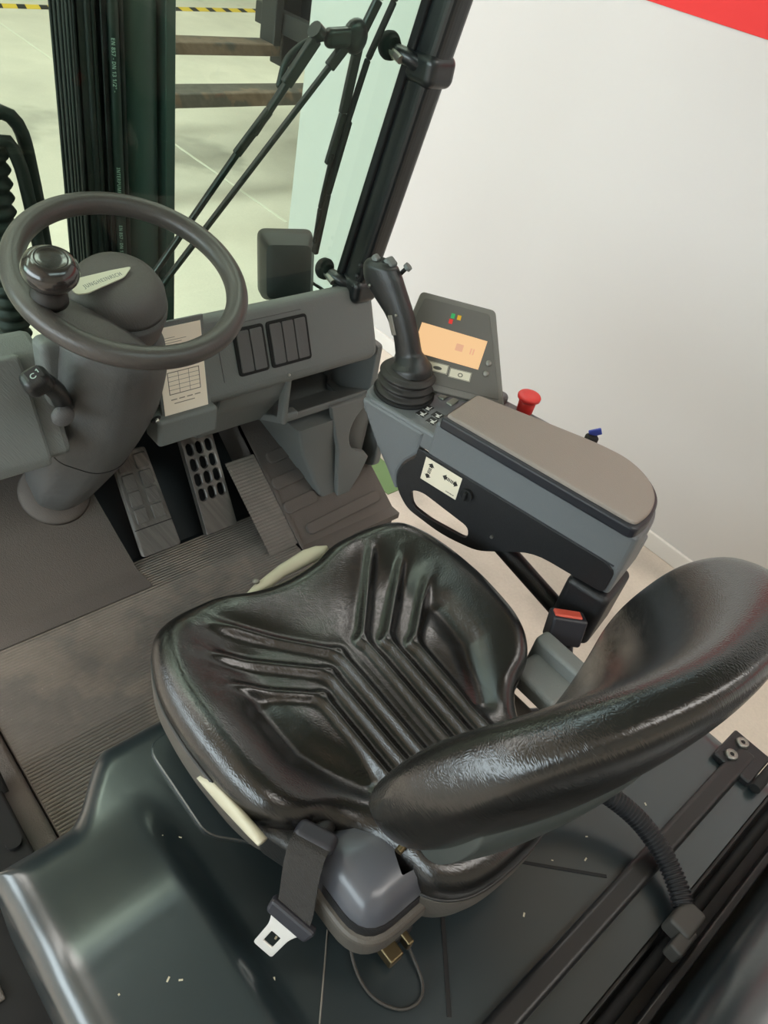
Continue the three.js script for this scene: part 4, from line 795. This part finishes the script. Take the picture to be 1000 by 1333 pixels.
  mesh('body_seam', box(0.0105, 0.0125, -0.0915, -0.089, -0.02, 0.34, 0.0005), M.padEdge, plate);
  // support arm to the seat
  mesh('support_arm', merge([rod([0.05, -0.2, 0.13], [0.04, -0.262, 0.31], 0.016), box(0.01, 0.11, -0.27, -0.155, 0.285, 0.36, 0.012, 3)]), M.blackPlastic, t);
  mesh('support_bolt', new THREE.CylinderGeometry(0.008, 0.008, 0.006, 6).translate(0.06, -0.152, 0.315), M.dullMetal, t);
  // keypads on the deck
  for (let r = 0; r < 3; r++) for (let c = 0; c < 2; c++) mesh('key', box(0.118 + c * 0.032 - r * 0.003, 0.142 + c * 0.032 - r * 0.003, -0.055, -0.051, -0.092 + r * 0.020 + c * 0.006, -0.080 + r * 0.020 + c * 0.006, 0.0015), M.keyMat || (M.keyMat = std(0x8f9383, 0.6)), t);
  const sym = printed(64, 64, (c) => { c.fillStyle = '#1b1b1b'; c.fillRect(0, 0, 64, 64); c.fillStyle = '#d8d8d4'; c.fillRect(8, 30, 22, 20); c.fillRect(30, 14, 8, 40); c.fillRect(38, 46, 20, 7); c.beginPath(); c.arc(16, 54, 6, 0, 7); c.fill(); });
  for (const [x, z] of [[0.05, -0.06], [0.072, -0.064], [0.046, -0.036], [0.068, -0.04]]) mesh('pictogram', new THREE.BoxGeometry(0.018, 0.001, 0.016).translate(x, -0.0535, z), sym, t, true);
  // display head: built upright, then leaned back and turned to the operator
  const dp = new THREE.Object3D(); dp.position.set(0.9893, 1.2771, -0.6140); dp.rotation.set(0, -0.877, 0); dp.rotateX(-0.698); dp.updateMatrixWorld(true);
  const face = rounded([[-0.002, -0.010], [-0.057, 0.149], [-0.189, 0.151], [-0.214, -0.010]], [0.006, 0.008, 0.008, 0.006], 4);
  const hg = ext(face, 0.022, 0.002); hg.translate(0, 0, -0.022);
  const head = mesh('display_head', hg, M.displayCase || (M.displayCase = std(0x6a655f, 0.5, { bumpMap: T.grain, bumpScale: 0.0003 })), null);
  head.applyMatrix4(dp.matrixWorld); scene.add(head); t.attach(head);
  const inner = rounded([[-0.014, 0.001], [-0.066, 0.140], [-0.181, 0.141], [-0.205, 0.001]], 0.006, 4);
  mesh('bezel', ext(inner, 0.002, 0.0008).translate(0, 0, -0.0005), std(0x5c5752, 0.45), head);
  const scr = canvasTex(256, 128, (c, w, h) => { c.fillStyle = '#ffcf97'; c.fillRect(0, 0, w, h); c.fillStyle = '#e9b48f'; c.fillRect(150, 44, 28, 30); c.fillRect(206, 48, 5, 26); c.fillRect(216, 48, 5, 26); });
  const screen = new THREE.BufferGeometry(); screen.setAttribute('position', new THREE.Float32BufferAttribute([-0.180, 0.047, 0, -0.062, 0.043, 0, -0.058, 0.094, 0, -0.175, 0.099, 0], 3)); screen.setAttribute('uv', new THREE.Float32BufferAttribute([0, 0, 1, 0, 1, 1, 0, 1], 2)); screen.setIndex([0, 1, 2, 0, 2, 3]); screen.computeVertexNormals(); screen.translate(0, 0, 0.0022);
  mesh('screen', screen, std(0x000000, 0.4, { emissive: 0xffffff, emissiveMap: scr, emissiveIntensity: 1.2 }), head, true);
  for (const [x, y, cl] of [[-0.126, 0.122, 0x35c46a], [-0.115, 0.1215, 0xffc318], [-0.1275, 0.112, 0xff2a20]]) mesh('indicator_light', new THREE.BoxGeometry(0.0065, 0.008, 0.001).translate(x, y, 0.002), std(0x101010, 0.5, { emissive: cl, emissiveIntensity: 0.9 }), head);
  const key = (x0, x1, y0, y1, d) => { const m = printed(128, 64, (c) => { c.fillStyle = '#cfc6b2'; c.fillRect(0, 0, 128, 64); c.strokeStyle = '#6a645a'; c.lineWidth = 3; c.strokeRect(3, 3, 122, 58); d(c); }, 0.6); const g = new THREE.BoxGeometry(x1 - x0, y1 - y0, 0.002); mesh('soft_key', g.translate((x0 + x1) / 2, (y0 + y1) / 2, 0.0018), m, head, true); };
  key(-0.150, -0.112, 0.022, 0.038, (c) => { c.fillStyle = '#4a463f'; c.beginPath(); c.ellipse(66, 36, 26, 12, 0, 0, 7); c.fill(); });
  key(-0.109, -0.071, 0.019, 0.035, (c) => { c.strokeStyle = '#4a463f'; c.lineWidth = 5; c.beginPath(); c.arc(66, 34, 12, 0, 7); c.stroke(); });
  for (const [x, y] of [[-0.047, 0.058], [-0.047, 0.040]]) mesh('round_button', new THREE.SphereGeometry(0.0055, 14, 8).scale(1, 1, 0.5).translate(x, y, 0.0015), M.dullMetal, head);
  mesh('display_foot', box(0.185, 0.212, -0.085, -0.035, -0.13, 0.02, 0.01, 3), M.console, t);
  // emergency stop and key switch on the outer flank
  const es = new THREE.Object3D(); es.position.set(1.035, 1.235, -0.59); es.updateMatrixWorld(true);
  mesh('switch_rail', hz(rounded([[0.1, -0.02], [0.12, 0.32], [0.2, 0.30], [0.215, 0.1], [0.21, -0.02]], 0.02, 4), 0.06, -0.11, 0.006), M.console, t);
}
{
  const t = thing('emergency_stop', 'red mushroom emergency stop button beside the armrest pad', 'button', [1.04, 1.248, -0.606]);
  mesh('stem', lathe([[0, 0], [0.0145, 0], [0.0155, 0.025], [0, 0.025]], 28), M.red, t);
  mesh('cap', lathe([[0.0, 0.024], [0.015, 0.024], [0.0205, 0.029], [0.021, 0.033], [0.019, 0.036], [0.01, 0.0365], [0, 0.036]], 36), M.red, t);
  t.rotation.z = 0.0;
}
{
  const t = thing('ignition_key', 'small key with blue head in the console beyond the armrest', 'key', [1.09, 1.245, -0.49]);
  mesh('lock', lathe([[0, 0], [0.012, 0], [0.012, 0.008], [0.008, 0.012], [0, 0.012]], 24), M.seam, t);
  mesh('key_head', new RoundedBoxGeometry(0.022, 0.013, 0.005, 3, 0.002).rotateZ(0.5).rotateY(-0.8).translate(0.004, 0.017, 0), M.blue, t);
}
// ================================================================ joystick
{
  const base = V(0.8785, 1.246, -0.752);
  const t = thing('joystick', 'tall black joystick with rubber boot and thumb switches', 'joystick', base.toArray()); t.rotation.y = AY;
  const prof = []; for (let k = 0; k <= 60; k++) { const s = k / 60; prof.push([0.0475 - 0.002 * s + 0.0035 * Math.cos(s * Math.PI * 6 + Math.PI), s * 0.048]); } prof.push([0.03, 0.054], [0, 0.054]);
  mesh('boot', lathe([[0, 0], ...prof], 48), M.boot, t);
  mesh('boot_ring', lathe([[0.038, -0.001], [0.053, -0.001], [0.054, 0.003], [0.05, 0.006], [0.038, 0.006]], 48), M.seam, t);
  // grip sections: centre (x, y, z), half width across, half depth fore and aft
  const sec = [[0, 0.048, 0.004, 0.036, 0.036], [0, 0.056, 0.003, 0.034, 0.034], [0, 0.064, 0.0, 0.026, 0.028], [0, 0.076, -0.008, 0.019, 0.023], [0, 0.105, -0.022, 0.0185, 0.022], [0, 0.135, -0.044, 0.019, 0.024], [0.0, 0.16, -0.070, 0.0205, 0.030], [0, 0.178, -0.088, 0.0215, 0.034], [0, 0.194, -0.096, 0.0205, 0.031], [0, 0.203, -0.098, 0.014, 0.02]];
  const c = new THREE.CatmullRomCurve3(sec.map((s) => V(s[0], s[1], s[2]))), c2 = new THREE.CatmullRomCurve3(sec.map((s) => V(s[3], s[4], 0))), rings = [];
  for (let k = 0; k <= 50; k++) { const p = c.getPoint(k / 50), w = c2.getPoint(k / 50), tg = c.getTangent(k / 50).lerp(V(0, 1, 0), 0.35).normalize(), fx = V(1, 0, 0), fz = fx.clone().cross(tg), out = []; for (let j = 0; j < 32; j++) { const a = j / 32 * Math.PI * 2, cs = Math.cos(a), sn = Math.sin(a); out.push(p.clone().addScaledVector(fx, Math.sign(cs) * Math.abs(cs) ** 0.85 * w.x).addScaledVector(fz, Math.sign(sn) * Math.abs(sn) ** 0.9 * w.y)); } rings.push(out); }
  mesh('grip', loft(rings.reverse(), true), M.stick, t);
  mesh('trigger_plate', new RoundedBoxGeometry(0.004, 0.034, 0.010, 2, 0.0015).rotateX(-0.5).translate(-0.0185, 0.118, -0.04), M.dullMetal, t);
  mesh('button', new THREE.SphereGeometry(0.003, 10, 8).translate(-0.0195, 0.138, -0.036), M.dullMetal, t);
  mesh('button', new THREE.SphereGeometry(0.003, 10, 8).translate(-0.0215, 0.165, -0.096), M.dullMetal, t);
  mesh('thumb_rocker', merge([new RoundedBoxGeometry(0.02, 0.012, 0.018, 2, 0.004).rotateX(0.5).translate(0.004, 0.204, -0.082), new RoundedBoxGeometry(0.012, 0.01, 0.012, 2, 0.003).rotateX(0.5).translate(-0.006, 0.205, -0.104)]), M.dash, t);
  mesh('rocker_gap', new RoundedBoxGeometry(0.024, 0.012, 0.026, 2, 0.004).rotateX(0.5).translate(0.002, 0.196, -0.082), M.seam, t);
  const st = mesh('thumb_switch', rod([0.014, 0.188, -0.066], [0.018, 0.202, -0.058], 0.0035), M.seam, t);
  mesh('switch_cap', rod([0.018, 0.201, -0.0585], [0.0195, 0.206, -0.0555], 0.007, 16), M.dash, st);
}

renderer.render(scene, camera);
